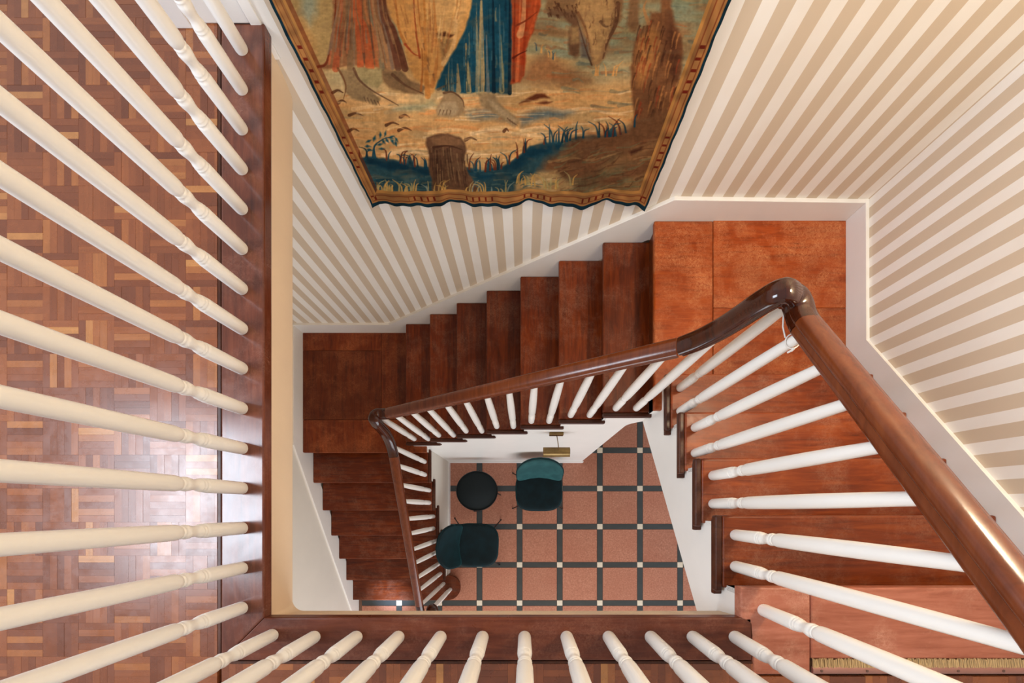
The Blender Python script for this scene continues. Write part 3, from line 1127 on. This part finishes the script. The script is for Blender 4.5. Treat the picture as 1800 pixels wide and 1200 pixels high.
def paint(u, v):
    n = u.size
    ju = u + 3.0 * (vnoise(u, v, 9, 9, 1) - .5)
    jv = v + 3.0 * (vnoise(u, v, 9, 9, 2) - .5)
    col = np.zeros((n, 3))

    def A(c):
        return np.array(c, float)

    def blend(mask, c):
        col[:] = col * (1 - mask[:, None]) + np.asarray(c) * mask[:, None]

    def poly(pts, c, soft=2.0, op=1.0):
        xs = [p[0] for p in pts]
        ys = [p[1] for p in pts]
        pad = soft * 2 + 2
        idx = np.nonzero((ju > min(xs) - pad) & (ju < max(xs) + pad) & (jv > min(ys) - pad) & (jv < max(ys) + pad))[0]
        if not len(idx):
            return
        x, y = ju[idx], jv[idx]
        ins = np.zeros(len(idx), bool)
        d = np.full(len(idx), 1e9)
        m = len(pts)
        for k in range(m):
            x0, y0 = pts[k]
            x1, y1 = pts[(k + 1) % m]
            if y0 != y1:
                cr = ((y0 > y) != (y1 > y)) & (x < (x1 - x0) * (y - y0) / (y1 - y0) + x0)
                ins ^= cr
            dx, dy = x1 - x0, y1 - y0
            t = np.clip(((x - x0) * dx + (y - y0) * dy) / (dx * dx + dy * dy + 1e-9), 0, 1)
            d = np.minimum(d, np.hypot(x - x0 - t * dx, y - y0 - t * dy))
        sd = np.where(ins, d, -d)
        m_ = np.clip(sd / soft * .5 + .5, 0, 1) * op
        col[idx] = col[idx] * (1 - m_[:, None]) + A(c) * m_[:, None]

    def stroke(pts, w, c, op=1.0, n=10):
        P = smooth_path([(p[0], p[1], 0) for p in pts], n) if len(pts) > 2 else [Vector((p[0], p[1], 0)) for p in pts]
        xs = [p[0] for p in P]
        ys = [p[1] for p in P]
        idx = np.nonzero((u > min(xs) - w - 2) & (u < max(xs) + w + 2) & (v > min(ys) - w - 2) & (v < max(ys) + w + 2))[0]
        if not len(idx):
            return
        x, y = u[idx], v[idx]
        best = np.full(len(idx), 1e9)
        N = len(P) - 1
        for k in range(N):
            x0, y0, x1, y1 = P[k][0], P[k][1], P[k + 1][0], P[k + 1][1]
            dx, dy = x1 - x0, y1 - y0
            t = np.clip(((x - x0) * dx + (y - y0) * dy) / (dx * dx + dy * dy + 1e-9), 0, 1)
            ww = w * (1.0 - 0.75 * (k + t) / N)
            best = np.minimum(best, np.hypot(x - x0 - t * dx, y - y0 - t * dy) - ww * .5)
        m_ = np.clip(.6 - best / 1.1, 0, 1) * op
        col[idx] = col[idx] * (1 - m_[:, None]) + A(c) * m_[:, None]

    # ---- ground
    s = vnoise(u, v + 8 * np.sin(u / 60.), 70, 9, 3)
    s2 = vnoise(u, v, 46, 14, 4)
    s3 = vnoise(u, v, 120, 22, 5)
    tan = A((186, 138, 84))
    col[:] = tan
    blend(np.clip((s - .45) * 2.2, 0, 1) * .7, (202, 142, 84))
    blend(np.clip((s2 - .55) * 2.5, 0, 1) * .55, (150, 128, 90))
    blend(np.clip((s3 - .5) * 2.4, 0, 1) * .55, (212, 170, 118))
    # far ground: greenish and olive brown
    f = np.clip((150 - v) / 110, 0, 1)
    blend(f * .75, (128, 112, 78))
    blend(np.clip((s3 - .42) * 3, 0, 1) * np.clip((185 - v) / 90, 0, 1) * .75, (112, 118, 92))
    blend(np.clip((s2 - .5) * 3, 0, 1) * f * .6, (140, 88, 50))
    right = np.clip((u - 915) / 60, 0, 1)
    blend(right * np.clip((170 - v) / 60, 0, 1) * np.clip((s - .3) * 2, 0, 1) * .7, (116, 120, 96))
    blend(right * np.clip((120 - v) / 60, 0, 1) * np.clip((s2 - .35) * 2, 0, 1) * .6, (120, 82, 50))
    poly([(930, 110), (960, 92), (990, 112), (1040, 138), (1010, 150), (940, 146), (915, 140)], (136, 92, 56), 10)
    # sandy waves
    for k in range(26):
        y0 = 190 + (k * 37 % 110)
        x0 = 620 + (k * 151 % 380)
        stroke([(x0, y0), (x0 + 45, y0 - 6), (x0 + 95, y0 + 3), (x0 + 140, y0 - 3)], 7, [(210, 168, 116), (198, 126, 70), (168, 138, 96), (218, 180, 134)][k % 4], .55)
    # blue grey shade behind the standing foot
    poly([(820, 196), (850, 190), (876, 196), (900, 210), (870, 207), (830, 208)], (74, 92, 96), 7, .8)
    poly([(912, 206), (930, 198), (962, 190), (1008, 196), (990, 204), (950, 208), (918, 220)], (70, 88, 92), 7, .85)
    poly([(700, 186), (760, 176), (770, 184), (720, 196), (690, 192)], (110, 112, 84), 6, .7)
    # clods
    for (x, y, l) in ((626, 200, 24), (650, 162, 10), (622, 228, 18), (690, 217, 22), (712, 227, 22), (712, 204, 16), (828, 243, 20), (882, 0, 2), (594, 160, 18), (602, 178, 14), (890, 228, 8)):
        stroke([(x - l / 2, y + 1), (x, y - 3), (x + l / 2, y + 1)], 6, (84, 50, 32), .85)
    poly([(912, 181), (928, 172), (942, 164), (958, 165), (966, 170), (948, 173), (934, 178)], (98, 50, 28), 2)
    poly([(942, 180), (960, 176), (970, 178), (955, 182)], (90, 44, 26), 2)

    r_ = np.random.default_rng(50)
    for k in range(170):
        x0, y0 = r_.uniform(575, 1120), r_.uniform(150, 290)
        l = r_.uniform(14, 60)
        c = [(214, 170, 114), (206, 134, 74), (166, 134, 92), (222, 186, 138), (190, 116, 62), (140, 124, 92)][int(r_.integers(6))]
        stroke([(x0, y0), (x0 + l * .5, y0 - r_.uniform(-1, 4)), (x0 + l, y0 + r_.uniform(-2, 2))], r_.uniform(2, 5), c, .5, 4)
    for k in range(90):
        x0, y0 = r_.uniform(915, 1230), r_.uniform(-10, 190)
        l = r_.uniform(14, 46)
        c = [(104, 112, 92), (128, 84, 50), (146, 104, 64), (88, 92, 78), (150, 84, 46)][int(r_.integers(5))]
        stroke([(x0, y0), (x0 + l * .5, y0 + r_.uniform(-2, 4)), (x0 + l, y0 + r_.uniform(-2, 5))], r_.uniform(3, 7), c, .45, 4)

    # ---- figure on the left: pale cloak, russet robe
    poly([(505, -260), (588, -260), (589, 0), (584, 60), (574, 108), (560, 116), (540, 118), (500, 30)], (150, 118, 72), 2)
    poly([(526, -200), (548, -200), (556, 20), (544, 44), (530, 20)], (126, 128, 106), 8, .8)
    poly([(500, 40), (530, 30), (552, 70), (556, 108), (536, 112)], (158, 112, 62), 8, .8)
    rob = [(590, -260), (690, -260), (678, 0), (700, 66), (716, 118), (700, 120), (672, 120), (650, 114), (618, 112), (594, 116), (578, 120), (558, 116), (574, 106), (584, 62)]
    poly(rob, (128, 84, 52), 2)
    for (x0, x1, x2, w, c) in ((600, 594, 590, 12, (150, 70, 40)), (622, 628, 634, 12, (176, 78, 40)), (630, 642, 650, 16, (170, 76, 38)), (641, 655, 668, 9, (164, 100, 56)),
                               (648, 660, 672, 9, (110, 100, 76)), (655, 668, 684, 10, (158, 112, 72)), (668, 680, 700, 10, (92, 52, 38)), (676, 692, 712, 12, (84, 44, 30)), (610, 612, 616, 12, (112, 84, 56)), (664, 676, 690, 6, (120, 96, 78))):
        stroke([(x2, 119), ((x1 + x2) / 2 + 1, 84), (x1, 50), (x0, 0), (x0 - 4, -200)], w, c, .75)
    stroke([(558, 116), (574, 108), (584, 62), (590, 0), (590, -200)], 5, (104, 46, 26), .9)
    for k in range(46):
        f_ = r_.uniform(0.04, 0.96)
        xt, xb = 592 + f_ * 84, 566 + f_ * 144
        ya, yb = r_.uniform(-20, 60), r_.uniform(70, 114)
        xa_, xb_ = xt + (xb - xt) * max(ya, 0) / 118, xt + (xb - xt) * yb / 118
        c = [(176, 84, 46), (104, 66, 42), (150, 108, 70), (88, 52, 36), (164, 92, 56), (118, 96, 74)][int(r_.integers(6))]
        stroke([(xb_, yb), ((xa_ + xb_) / 2 - 1, (ya + yb) / 2), (xa_, ya)], r_.uniform(2, 4.5), c, .6, 4)
    # its feet
    sh = (132, 104, 70)
    poly([(596, 120), (622, 118), (632, 136), (650, 154), (668, 172), (662, 182), (640, 176), (620, 172), (606, 160), (604, 140)], sh, 2.5)
    poly([(622, 114), (646, 118), (672, 120), (674, 142), (664, 152), (644, 146), (630, 134)], (146, 124, 82), 2)
    poly([(672, 120), (704, 124), (722, 140), (748, 152), (744, 166), (716, 162), (690, 156), (674, 144)], (118, 88, 58), 2.5)
    stroke([(622, 118), (632, 138), (656, 158), (700, 184)], 5, (88, 58, 40), .8)
    stroke([(594, 118), (604, 136), (608, 152), (604, 172)], 4, (98, 60, 36), .8)
    for k in range(5):
        stroke([(640 + 6 * k, 168 + 2 * k), (644 + 6 * k, 178 + 1.4 * k)], 2, (92, 66, 46), .8)
    stroke([(690, 130), (712, 148), (745, 164)], 6, (84, 54, 36), .7)

    # ---- ochre mantle
    man = [(678, -260), (842, -260), (838, 0), (826, 20), (818, 50), (802, 78), (786, 108), (774, 132), (766, 154), (758, 166), (752, 171), (747, 150), (728, 136), (718, 108), (710, 74), (694, 42), (684, 18), (678, 0)]
    poly(man, (184, 126, 66), 2)
    poly([(730, -200), (836, -200), (824, 14), (806, 60), (780, 70), (760, 40), (752, 0)], (192, 142, 84), 10, .9)
    for (a, b, c, w, cc) in (((740, 158), (742, 90), (724, -100), 4, (150, 84, 36)), ((738, 100), (730, 40), (722, -100), 4, (136, 54, 28)), ((752, 168), (748, 100), (744, -60), 10, (172, 106, 48)), ((712, 76), (700, 40), (690, -60), 6, (160, 96, 44)), ((760, 150), (768, 90), (758, -60), 8, (170, 104, 50)), ((780, 110), (800, 60), (800, -60), 10, (200, 152, 96))):
        stroke([a, b, c], w, cc, .75)
    stroke([(712, 76), (726, 92), (738, 98)], 4, (150, 62, 32), .9)
    poly([(768, 56), (784, 54), (800, 58), (788, 64), (770, 62)], (92, 52, 30), 2)
    poly([(769, 62), (796, 66), (786, 90), (778, 104), (774, 84)], (130, 96, 58), 3, .8)
    for (x, y) in ((742, 54), (744, 82), (752, 108), (762, 136), (712, 62), (752, 120), (780, 92), (776, 74)):
        stroke([(x, y - 6), (x + 1, y), (x + 3, y + 6)], 4, (128, 84, 50), .7)

    for k in range(46):
        f_ = r_.uniform(0.03, 0.97)
        xt, xb = 684 + f_ * 140, 744 + f_ * 26
        ya = r_.uniform(-20, 60)
        yb = ya + r_.uniform(20, 60)
        if yb > 150:
            continue
        g_ = lambda y: xt + (xb - xt) * max(y, 0) / 168
        c = [(204, 150, 86), (160, 104, 52), (190, 120, 62), (212, 166, 106), (146, 86, 46)][int(r_.integers(5))]
        stroke([(g_(yb), yb), (g_((ya + yb) / 2), (ya + yb) / 2), (g_(ya), ya)], r_.uniform(1.8, 4), c, .5, 4)
    # ---- blue robe
    blue = [(838, -260), (905, -260), (902, 0), (900, 80), (897, 164), (880, 162), (860, 160), (836, 160), (816, 161), (790, 160), (766, 156), (774, 132), (786, 108), (802, 78), (818, 50), (828, 18)]
    poly(blue, (24, 62, 74), 2)
    for (xt, yt, xb, yb, w, c) in ((846, 0, 846, 160, 14, (160, 130, 84)), (838, 34, 840, 160, 8, (132, 122, 92)), (855, 60, 858, 160, 6, (96, 98, 92)), (880, 60, 882, 158, 9, (140, 128, 86)), (878, 6, 880, 150, 5, (70, 92, 94)),
                                   (819, 74, 824, 158, 9, (152, 126, 80)), (804, 110, 806, 157, 9, (148, 118, 76)), (794, 120, 794, 157, 7, (140, 116, 78)), (784, 134, 784, 156, 5, (128, 112, 76)), (866, -40, 868, 160, 7, (10, 34, 44)), (896, -40, 896, 162, 7, (12, 32, 42)), (829, 40, 832, 158, 4, (22, 64, 80))):
        stroke([(xb, yb), ((xt + xb) / 2, (yt + yb) / 2), (xt, yt)], w, c, .85)
    stroke([(770, 156), (786, 148), (804, 142)], 5, (90, 70, 48), .8)
    for k in range(80):
        x = r_.uniform(776, 896)
        y0 = np.interp(x, [766, 786, 802, 818, 828, 840], [156, 108, 78, 50, 18, -20]) + 4
        ya = r_.uniform(y0, 150)
        yb = min(158, ya + r_.uniform(14, 60))
        c = [(22, 58, 72), (12, 40, 52), (70, 96, 98), (34, 74, 84), (150, 126, 84), (16, 48, 62)][int(r_.integers(6))]
        stroke([(x, yb), (x + r_.uniform(-1, 1), (ya + yb) / 2), (x, ya)], r_.uniform(1.6, 3.4), c, .6, 4)
    # ---- red drape
    poly([(902, -260), (955, -260), (950, 10), (944, 26), (936, 58), (926, 84), (924, 100), (922, 132), (914, 144), (898, 146)], (150, 62, 30), 2)
    for (a, b, c, w, cc) in (((908, 140), (912, 80), (916, -60), 6, (186, 92, 50)), ((918, 130), (922, 70), (934, -60), 7, (136, 48, 22)), ((914, 60), (920, 30), (924, -80), 12, (186, 124, 78)), ((932, 56), (940, 24), (946, -60), 6, (170, 74, 36)), ((903, 140), (904, 60), (906, -60), 5, (112, 40, 22))):
        stroke([a, b, c], w, cc, .8)
    stroke([(902, 100), (912, 94), (926, 88)], 4, (84, 30, 18), .9)
    stroke([(906, 44), (926, 34), (944, 20)], 4, (112, 44, 24), .8)

    # ---- feet of the blue figure
    ft = (158, 130, 94)
    poly([(782, 160), (806, 162), (814, 178), (818, 192), (806, 202), (784, 204), (768, 202), (766, 192), (774, 178)], (140, 110, 76), 2.5)
    poly([(778, 180), (800, 176), (806, 190), (796, 202), (772, 202), (768, 194)], ft, 3)
    poly([(842, 161), (868, 162), (876, 176), (896, 194), (910, 206), (913, 214), (906, 222), (894, 216), (880, 204), (858, 192), (844, 184)], (140, 112, 78), 2.5)
    poly([(856, 170), (876, 182), (896, 198), (908, 210), (904, 218), (888, 206), (866, 190)], ft, 3)
    for k in range(4):
        stroke([(774 + 6 * k, 192 + (k % 2)), (771 + 6.5 * k, 201)], 2, (96, 68, 46), .8)
        stroke([(892 + 4 * k, 206 + 3 * k), (898 + 4 * k, 214 + 2 * k)], 2, (98, 70, 48), .75)
    stroke([(780, 162), (796, 160), (812, 172), (816, 186)], 4, (84, 54, 36), .8)

    # ---- browsing animal (cow head) and shaggy trunk on the right
    poly([(955, -260), (1100, -260), (1096, 0), (1092, 30), (1078, 50), (1070, 80), (1062, 100), (1052, 112), (1040, 114), (1036, 96), (1030, 70), (1018, 40), (1010, 20), (980, 22), (958, 20), (960, 0)], (120, 86, 54), 3)
    poly([(1012, 4), (1032, -30), (1072, -30), (1080, 20), (1072, 44), (1062, 78), (1052, 108), (1042, 110), (1038, 80), (1026, 44)], (160, 120, 74), 5, .9)
    stroke([(1056, 36), (1064, 44), (1074, 42)], 6, (92, 62, 40), .8)
    stroke([(1016, 20), (1030, 50), (1038, 90)], 5, (104, 66, 40), .8)
    stroke([(1086, 4), (1082, 40), (1068, 70), (1060, 100)], 9, (84, 52, 34), .8)
    poly([(962, 16), (1012, 18), (1018, 44), (1020, 92), (1012, 100), (1000, 92), (1000, 60), (1004, 40), (990, 28), (964, 28)], (96, 66, 44), 3)
    poly([(1004, 44), (1016, 44), (1018, 72), (1004, 74)], (130, 98, 62), 3)
    poly([(1018, 48), (1034, 74), (1038, 104), (1022, 98)], (84, 70, 62), 3, .8)
    for k in range(30):
        x, y = r_.uniform(962, 1014), r_.uniform(0, 26)
        stroke([(x, y), (x + 2, y + 6)], 3, (70, 40, 26), .7)
    for k in range(70):
        x, y = r_.uniform(1014, 1084), r_.uniform(-10, 100)
        if abs(x - (1050 - (y - 40) * .05)) < 36 - y * .22:
            stroke([(x, y + 8), (x + r_.uniform(-2, 2), y + 3), (x, y - 4)], 2.6, [(96, 64, 40), (170, 128, 80), (134, 94, 58)][k % 3], .6, 4)
    stroke([(1040, 112), (1030, 84), (1018, 44), (1010, 20)], 3, (70, 44, 30), .8)
    poly([(1102, -260), (1128, -260), (1122, 0), (1124, 40), (1118, 58), (1106, 50), (1100, 40), (1106, 20)], (112, 80, 52), 3)
    trunk = [(1164, -260), (1186, -260), (1180, 10), (1186, 40), (1196, 60), (1200, 90), (1198, 120), (1190, 150), (1186, 190), (1184, 230), (1176, 262), (1130, 270), (1112, 245), (1116, 210), (1110, 170), (1108, 120), (1116, 72), (1128, 50), (1140, 40), (1144, 22), (1160, 20), (1162, 0)]
    poly(trunk, (112, 72, 44), 3)
    poly([(1124, 66), (1146, 44), (1158, 60), (1150, 100), (1138, 130), (1122, 152), (1118, 110)], (162, 108, 58), 6, .85)
    poly([(1176, 20), (1190, 60), (1197, 100), (1192, 140), (1176, 130), (1172, 70)], (72, 42, 28), 8, .85)
    for k in range(110):
        x, y = r_.uniform(1116, 1194), r_.uniform(30, 226)
        stroke([(x, y), (x - 4, y + 12), (x - 6, y + 26)], 3.2, [(70, 40, 26), (158, 104, 58), (90, 58, 36), (132, 58, 34)][k % 4], .7)
    stroke([(1140, 40), (1132, 14), (1136, 0)], 7, (150, 104, 62), .9)
    # ---- foreground dark bank
    bank = [(560, 276), (600, 276), (634, 276), (662, 274), (690, 279), (716, 286), (744, 294), (758, 293), (820, 292), (846, 299), (880, 293), (896, 284), (916, 270), (932, 256), (960, 249), (990, 246), (1010, 240), (1040, 236), (1080, 236), (1108, 228), (1120, 214), (1180, 200), (1230, 200), (1230, 420), (560, 420)]
    poly(bank, (42, 66, 70), 2)
    poly([(640, 277), (690, 281), (744, 296), (760, 296), (760, 310), (700, 300), (650, 290)], (18, 46, 58), 4)
    poly([(822, 294), (846, 302), (896, 287), (932, 259), (990, 249), (986, 262), (940, 276), (900, 306), (850, 316), (822, 310)], (20, 52, 64), 4)
    poly([(1000, 244), (1060, 233), (1104, 224), (1118, 208), (1180, 190), (1230, 186), (1230, 400), (1080, 400), (1000, 330), (950, 300), (960, 280), (990, 262)], (106, 70, 44), 8)
    blend(np.clip((vnoise(u, v, 40, 16, 9) - .45) * 3, 0, 1) * np.clip((u - 960) / 40, 0, 1) * np.clip((v - 260) / 20, 0, 1) * .7, (98, 92, 64))
    blend(np.clip((vnoise(u, v, 30, 12, 10) - .5) * 3, 0, 1) * np.clip((v - 285) / 25, 0, 1) * np.clip((940 - u) / 60, 0, 1) * .6, (74, 88, 82))
    poly([(1060, 290), (1090, 276), (1120, 262), (1140, 252), (1156, 246), (1150, 258), (1128, 272), (1096, 290), (1068, 304)], (128, 90, 56), 4, .8)
    poly([(1106, 266), (1128, 256), (1126, 262), (1110, 272)], (70, 38, 24), 3)
    poly([(905, 326), (926, 312), (950, 302), (976, 300), (996, 316), (1010, 332), (1010, 345), (940, 352), (905, 350)], (150, 118, 76), 4)
    stroke([(930, 330), (960, 316), (985, 312)], 7, (176, 146, 102), .7)
    poly([(1078, 336), (1110, 312), (1150, 300), (1150, 345), (1080, 345)], (130, 96, 60), 5, .8)
    for k in range(120):
        x0, y0 = r_.uniform(960, 1150), r_.uniform(246, 350)
        l = r_.uniform(12, 44)
        c = [(84, 52, 34), (128, 92, 58), (96, 96, 68), (120, 74, 46), (148, 112, 70)][int(r_.integers(5))]
        stroke([(x0, y0), (x0 + l * .5, y0 - r_.uniform(0, 6)), (x0 + l, y0 - r_.uniform(2, 14))], r_.uniform(2, 5), c, .5, 4)
    for k in range(70):
        x0 = r_.uniform(630, 930)
        y0 = r_.uniform(300, 350)
        c = [(34, 70, 78), (80, 96, 88), (20, 48, 58), (96, 92, 70)][int(r_.integers(4))]
        stroke([(x0, y0), (x0 + 14, y0 - 2), (x0 + r_.uniform(20, 40), y0)], r_.uniform(2, 4), c, .5, 4)
    # stump
    poly([(750, 240), (764, 236), (786, 234), (806, 240), (818, 248), (820, 262), (816, 284), (824, 306), (836, 324), (850, 340), (760, 342), (760, 316), (752, 290), (754, 270), (749, 256)], (94, 64, 44), 2)
    poly([(754, 242), (786, 236), (808, 244), (814, 254), (790, 256), (766, 254)], (120, 84, 56), 2.5)
    for k in range(60):
        x = r_.uniform(755, 822)
        y = r_.uniform(256, 312)
        stroke([(x, y), (x + 1, y + 14), (x + 3 + (x - 780) * .08, y + 30)], 2.6, [(66, 42, 30), (124, 92, 62), (80, 54, 38)][k % 3], .75)
    stroke([(762, 258), (790, 256), (814, 262)], 4, (64, 38, 26), .8)
    # leafy sprig
    bl = (24, 68, 80)
    stroke([(660, 276), (658, 256), (668, 246), (680, 240), (692, 242)], 3, bl)
    for (x, y, a) in ((649, 247, .5), (659, 242, 1.3), (668, 235, 1.5), (677, 233, 1.3), (647, 256, 0), (650, 262, 0.), (669, 252, .2), (675, 247, -1.), (681, 245, -1.2), (688, 239, 0), (689, 247, -1.1), (695, 251, -1.2), (671, 260, 0), (696, 245, -.9)):
        dx, dy = 5.5 * math.cos(a), -5.5 * math.sin(a)
        poly([(x - dx, y - dy), (x - dy * .42, y + dx * .42), (x + dx, y + dy), (x + dy * .42, y - dx * .42)], bl, 1.4)
    # blades
    def blades(x0, x1, yf, n, cols, hmin, hmax, w, seed):
        r = np.random.default_rng(seed)
        for _ in range(n):
            x = r.uniform(x0, x1)
            y = yf(x)
            h = r.uniform(hmin, hmax)
            d = r.uniform(-1, 1) * h * .7
            c = cols[int(r.integers(len(cols)))]
            stroke([(x, y + 2), (x + d * .25, y - h * .6), (x + d, y - h * r.uniform(.75, 1.05))], w, c, .9, 5)
    bk = lambda x: float(np.interp(x, [p[0] for p in bank[:22]], [p[1] for p in bank[:22]]))
    DK = [(20, 58, 72), (34, 66, 76), (96, 44, 28), (24, 48, 56)]
    blades(632, 752, bk, 24, DK, 10, 26, 3.2, 21)
    blades(822, 925, bk, 30, DK, 10, 28, 3.2, 22)
    blades(945, 1116, bk, 34, DK, 12, 32, 3.6, 23)
    GD = [(186, 140, 72), (164, 126, 68), (150, 132, 84)]
    blades(658, 740, lambda x: 338, 26, GD, 10, 26, 2.8, 24)
    blades(740, 900, lambda x: 342, 30, GD + [(120, 124, 108)], 10, 30, 2.6, 25)
    blades(905, 1010, lambda x: 322 - 0.004 * (x - 960) ** 2 + 8, 18, GD, 10, 24, 3, 26)
    blades(940, 975, lambda x: 84 + (x - 940) * .5, 10, [(60, 76, 80), (180, 128, 70)], 10, 20, 2.4, 27)
    blades(1044, 1084, lambda x: 128, 8, [(190, 132, 72)], 12, 22, 2.6, 28)
    # faded weave: horizontal ribs, grime
    w1 = vnoise(u, v, 1.6, 40, 30)
    w2 = vnoise(u, v, 30, 1.8, 31)
    w3 = vnoise(u, v, 60, 60, 32)
    w4 = vnoise(u, v, 7, 5, 33)
    w5 = vnoise(u, v, 2.6, 2.6, 34)
    w6 = vnoise(u, v, 22, 10, 35)
    col[:] = col * (0.96 + 0.05 * w1 + 0.04 * w2 - .03)[:, None] * (0.9 + .2 * w3)[:, None] * (0.84 + .17 * w4 + .10 * w5 + .10 * w6)[:, None]
    dirt = np.clip((w6 * .6 + w4 * .4 - .58) * 4, 0, 1) * .35
    blend(dirt, (92, 70, 48))
    g = col.mean(1, keepdims=True)
    col[:] = np.clip(118 + (col - 118) * 1.10 + (col - g) * -.06, 8, 255) * 1.0
    return np.clip(col, 0, 255)


KT = lambda v: TY / (893.3 - v)
XA, XB = -0.866, 0.703
nu = 620
vis = list(np.linspace(367, -6, 400)) + list(np.linspace(-30, -330, 22))
zs = np.array([CAMZ - 623 * KT(v) for v in vis])
xs = np.linspace(XA, XB, nu)
Xg, Zg = np.meshgrid(xs, zs)
Kg = (CAMZ - Zg) / 623
Ug = 920.5 + Xg / Kg
Vg = 893.3 - TY / Kg
# border geometry measured on the cloth
zb = zs[0]
colr = paint(Ug.ravel(), Vg.ravel()).reshape(len(zs), nu, 3)
WN, WBAND = 0.0125, 0.058     # navy edge, tan woven band
WBB = 0.112                   # the band along the bottom hangs taller (foreshortened)
NB = 0.028


def band(d, w0, w1, along, base):
    """d distance from the edge (array), paints the woven band with its reddish chain"""
    t = (d - w0) / (w1 - w0)
    c = np.ones(d.shape + (3,)) * np.array((180, 122, 66.))
    c[(t > .12) & (t < .2)] = (134, 68, 36)
    c[(t > .52) & (t < .6)] = (134, 68, 36)
    c[(t >= .2) & (t <= .52)] = (172, 116, 64)
    cyc = np.floor(along / 0.16).astype(int) % 2
    ph = (along / 0.036) % 1.0
    chain = (t > .2) & (t < .52) & (ph < .3) & (cyc == 0)
    c[chain] = (112, 34, 18)
    c[(t > .6) & (t < .78)] = (156, 104, 58)
    c[(t > .78)] = (186, 128, 66)
    return c


dl, dr, db = Xg - XA, XB - Xg, (Zg - zb)
n_ = vnoise(Ug.ravel(), Vg.ravel(), 14, 14, 40).reshape(Ug.shape)
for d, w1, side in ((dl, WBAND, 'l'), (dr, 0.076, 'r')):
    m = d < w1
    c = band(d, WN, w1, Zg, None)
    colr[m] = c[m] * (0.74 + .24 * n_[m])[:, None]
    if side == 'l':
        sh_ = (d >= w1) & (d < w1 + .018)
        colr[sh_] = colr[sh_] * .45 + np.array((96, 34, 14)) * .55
mb = (db < WBB) & (db <= dl * 1.6) & (db <= dr * 1.6)
c = band(db, NB, WBB, Xg, None)
colr[mb] = (c * (0.72 + .28 * n_)[..., None])[mb]
navy = (dl < WN) | (dr < WN) | (db < NB)
colr[navy] = np.array((14, 40, 50.)) * (0.8 + .4 * n_[navy])[:, None]

# shape: gentle folds, wavy hem
wav = 0.010 * np.sin(Xg * 13 + 1.2) + 0.006 * np.sin(Xg * 31)
fall = np.exp(-(Zg - zb) / 0.12)
Yg = TY + wav * 0.6 * (0.25 + fall) - 0.004
hem = (0.012 * np.sin(xs * 15.0 + .4) + 0.009 * np.sin(xs * 29 + 1) + 0.004 * np.sin(xs * 71))
hem += -0.028 * np.clip(1 - np.abs(xs - XB) / .08, 0, 1) - 0.030 * np.clip(1 - np.abs(xs - XA) / .05, 0, 1) + 0.028
Zw = Zg + hem[None, :] * np.exp(-(Zg - zb) / 0.10)
edge = 0.0016 * np.sin(Zg * 33) + .0009 * np.sin(Zg * 85)
Xw = Xg + edge * (np.exp(-dl / .02) + np.exp(-dr / .02))


def cloth(name, X, Y, Z, cols, thick=0.0):
    h, w = X.shape
    vs = np.stack([X, Y, Z], -1).reshape(-1, 3)
    idx = np.arange(h * w).reshape(h, w)
    q = np.stack([idx[:-1, :-1], idx[:-1, 1:], idx[1:, 1:], idx[1:, :-1]], -1).reshape(-1, 4)
    me = bpy.data.meshes.new(name)
    me.vertices.add(len(vs))
    me.vertices.foreach_set('co', vs.astype(np.float32).ravel())
    me.loops.add(q.size)
    me.loops.foreach_set('vertex_index', q.astype(np.int32).ravel())
    me.polygons.add(len(q))
    me.polygons.foreach_set('loop_start', np.arange(0, q.size, 4, dtype=np.int32))
    me.polygons.foreach_set('loop_total', np.full(len(q), 4, dtype=np.int32))
    me.update(calc_edges=True)
    me.polygons.foreach_set('use_smooth', [True] * len(q))
    at = me.color_attributes.new('weave', 'BYTE_COLOR', 'POINT')
    c = cols.reshape(-1, 3) / 255.0
    lin = np.where(c <= .04045, c / 12.92, ((c + .055) / 1.055) ** 2.4)
    at.data.foreach_set('color', np.concatenate([lin, np.ones((len(lin), 1))], 1).astype(np.float32).ravel())
    return me


t = NT('woven_wool')
ca = t.n('ShaderNodeVertexColor', layer_name='weave')
t.base(ca.outputs['Color'])
t.rough(0.95)
t.b.inputs['Specular IOR Level'].default_value = 0.1
v = t.coords((1, 1, 1), rand=False)
t.bump(t.noise(v, 420, 2, 0.6), 0.25, 0.002)
M['weave'] = t.m
me = cloth('woven_panel', Xw, Yg, Zw, colr)
me.materials.append(M['weave'])
o = bpy.data.objects.new('woven_panel', me)
link(o, tp)
# backing cloth gives the tapestry its thickness
me = cloth('backing', Xw[::8, ::8], Yg[::8, ::8] + 0.008, Zw[::8, ::8] + 0.004, colr[::8, ::8] * 0 + np.array((60, 50, 40.)))
me.materials.append(M['weave'])
o = bpy.data.objects.new('backing', me)
link(o, tp)
bm = bmesh.new()
tube(bm, [(XA - 0.03, TY - .004, zs[-1] + .01), (XB + 0.03, TY - .004, zs[-1] + .01)], 0.012)
obj('hanging_rod', bm, M['brass'], tp, smooth=60)
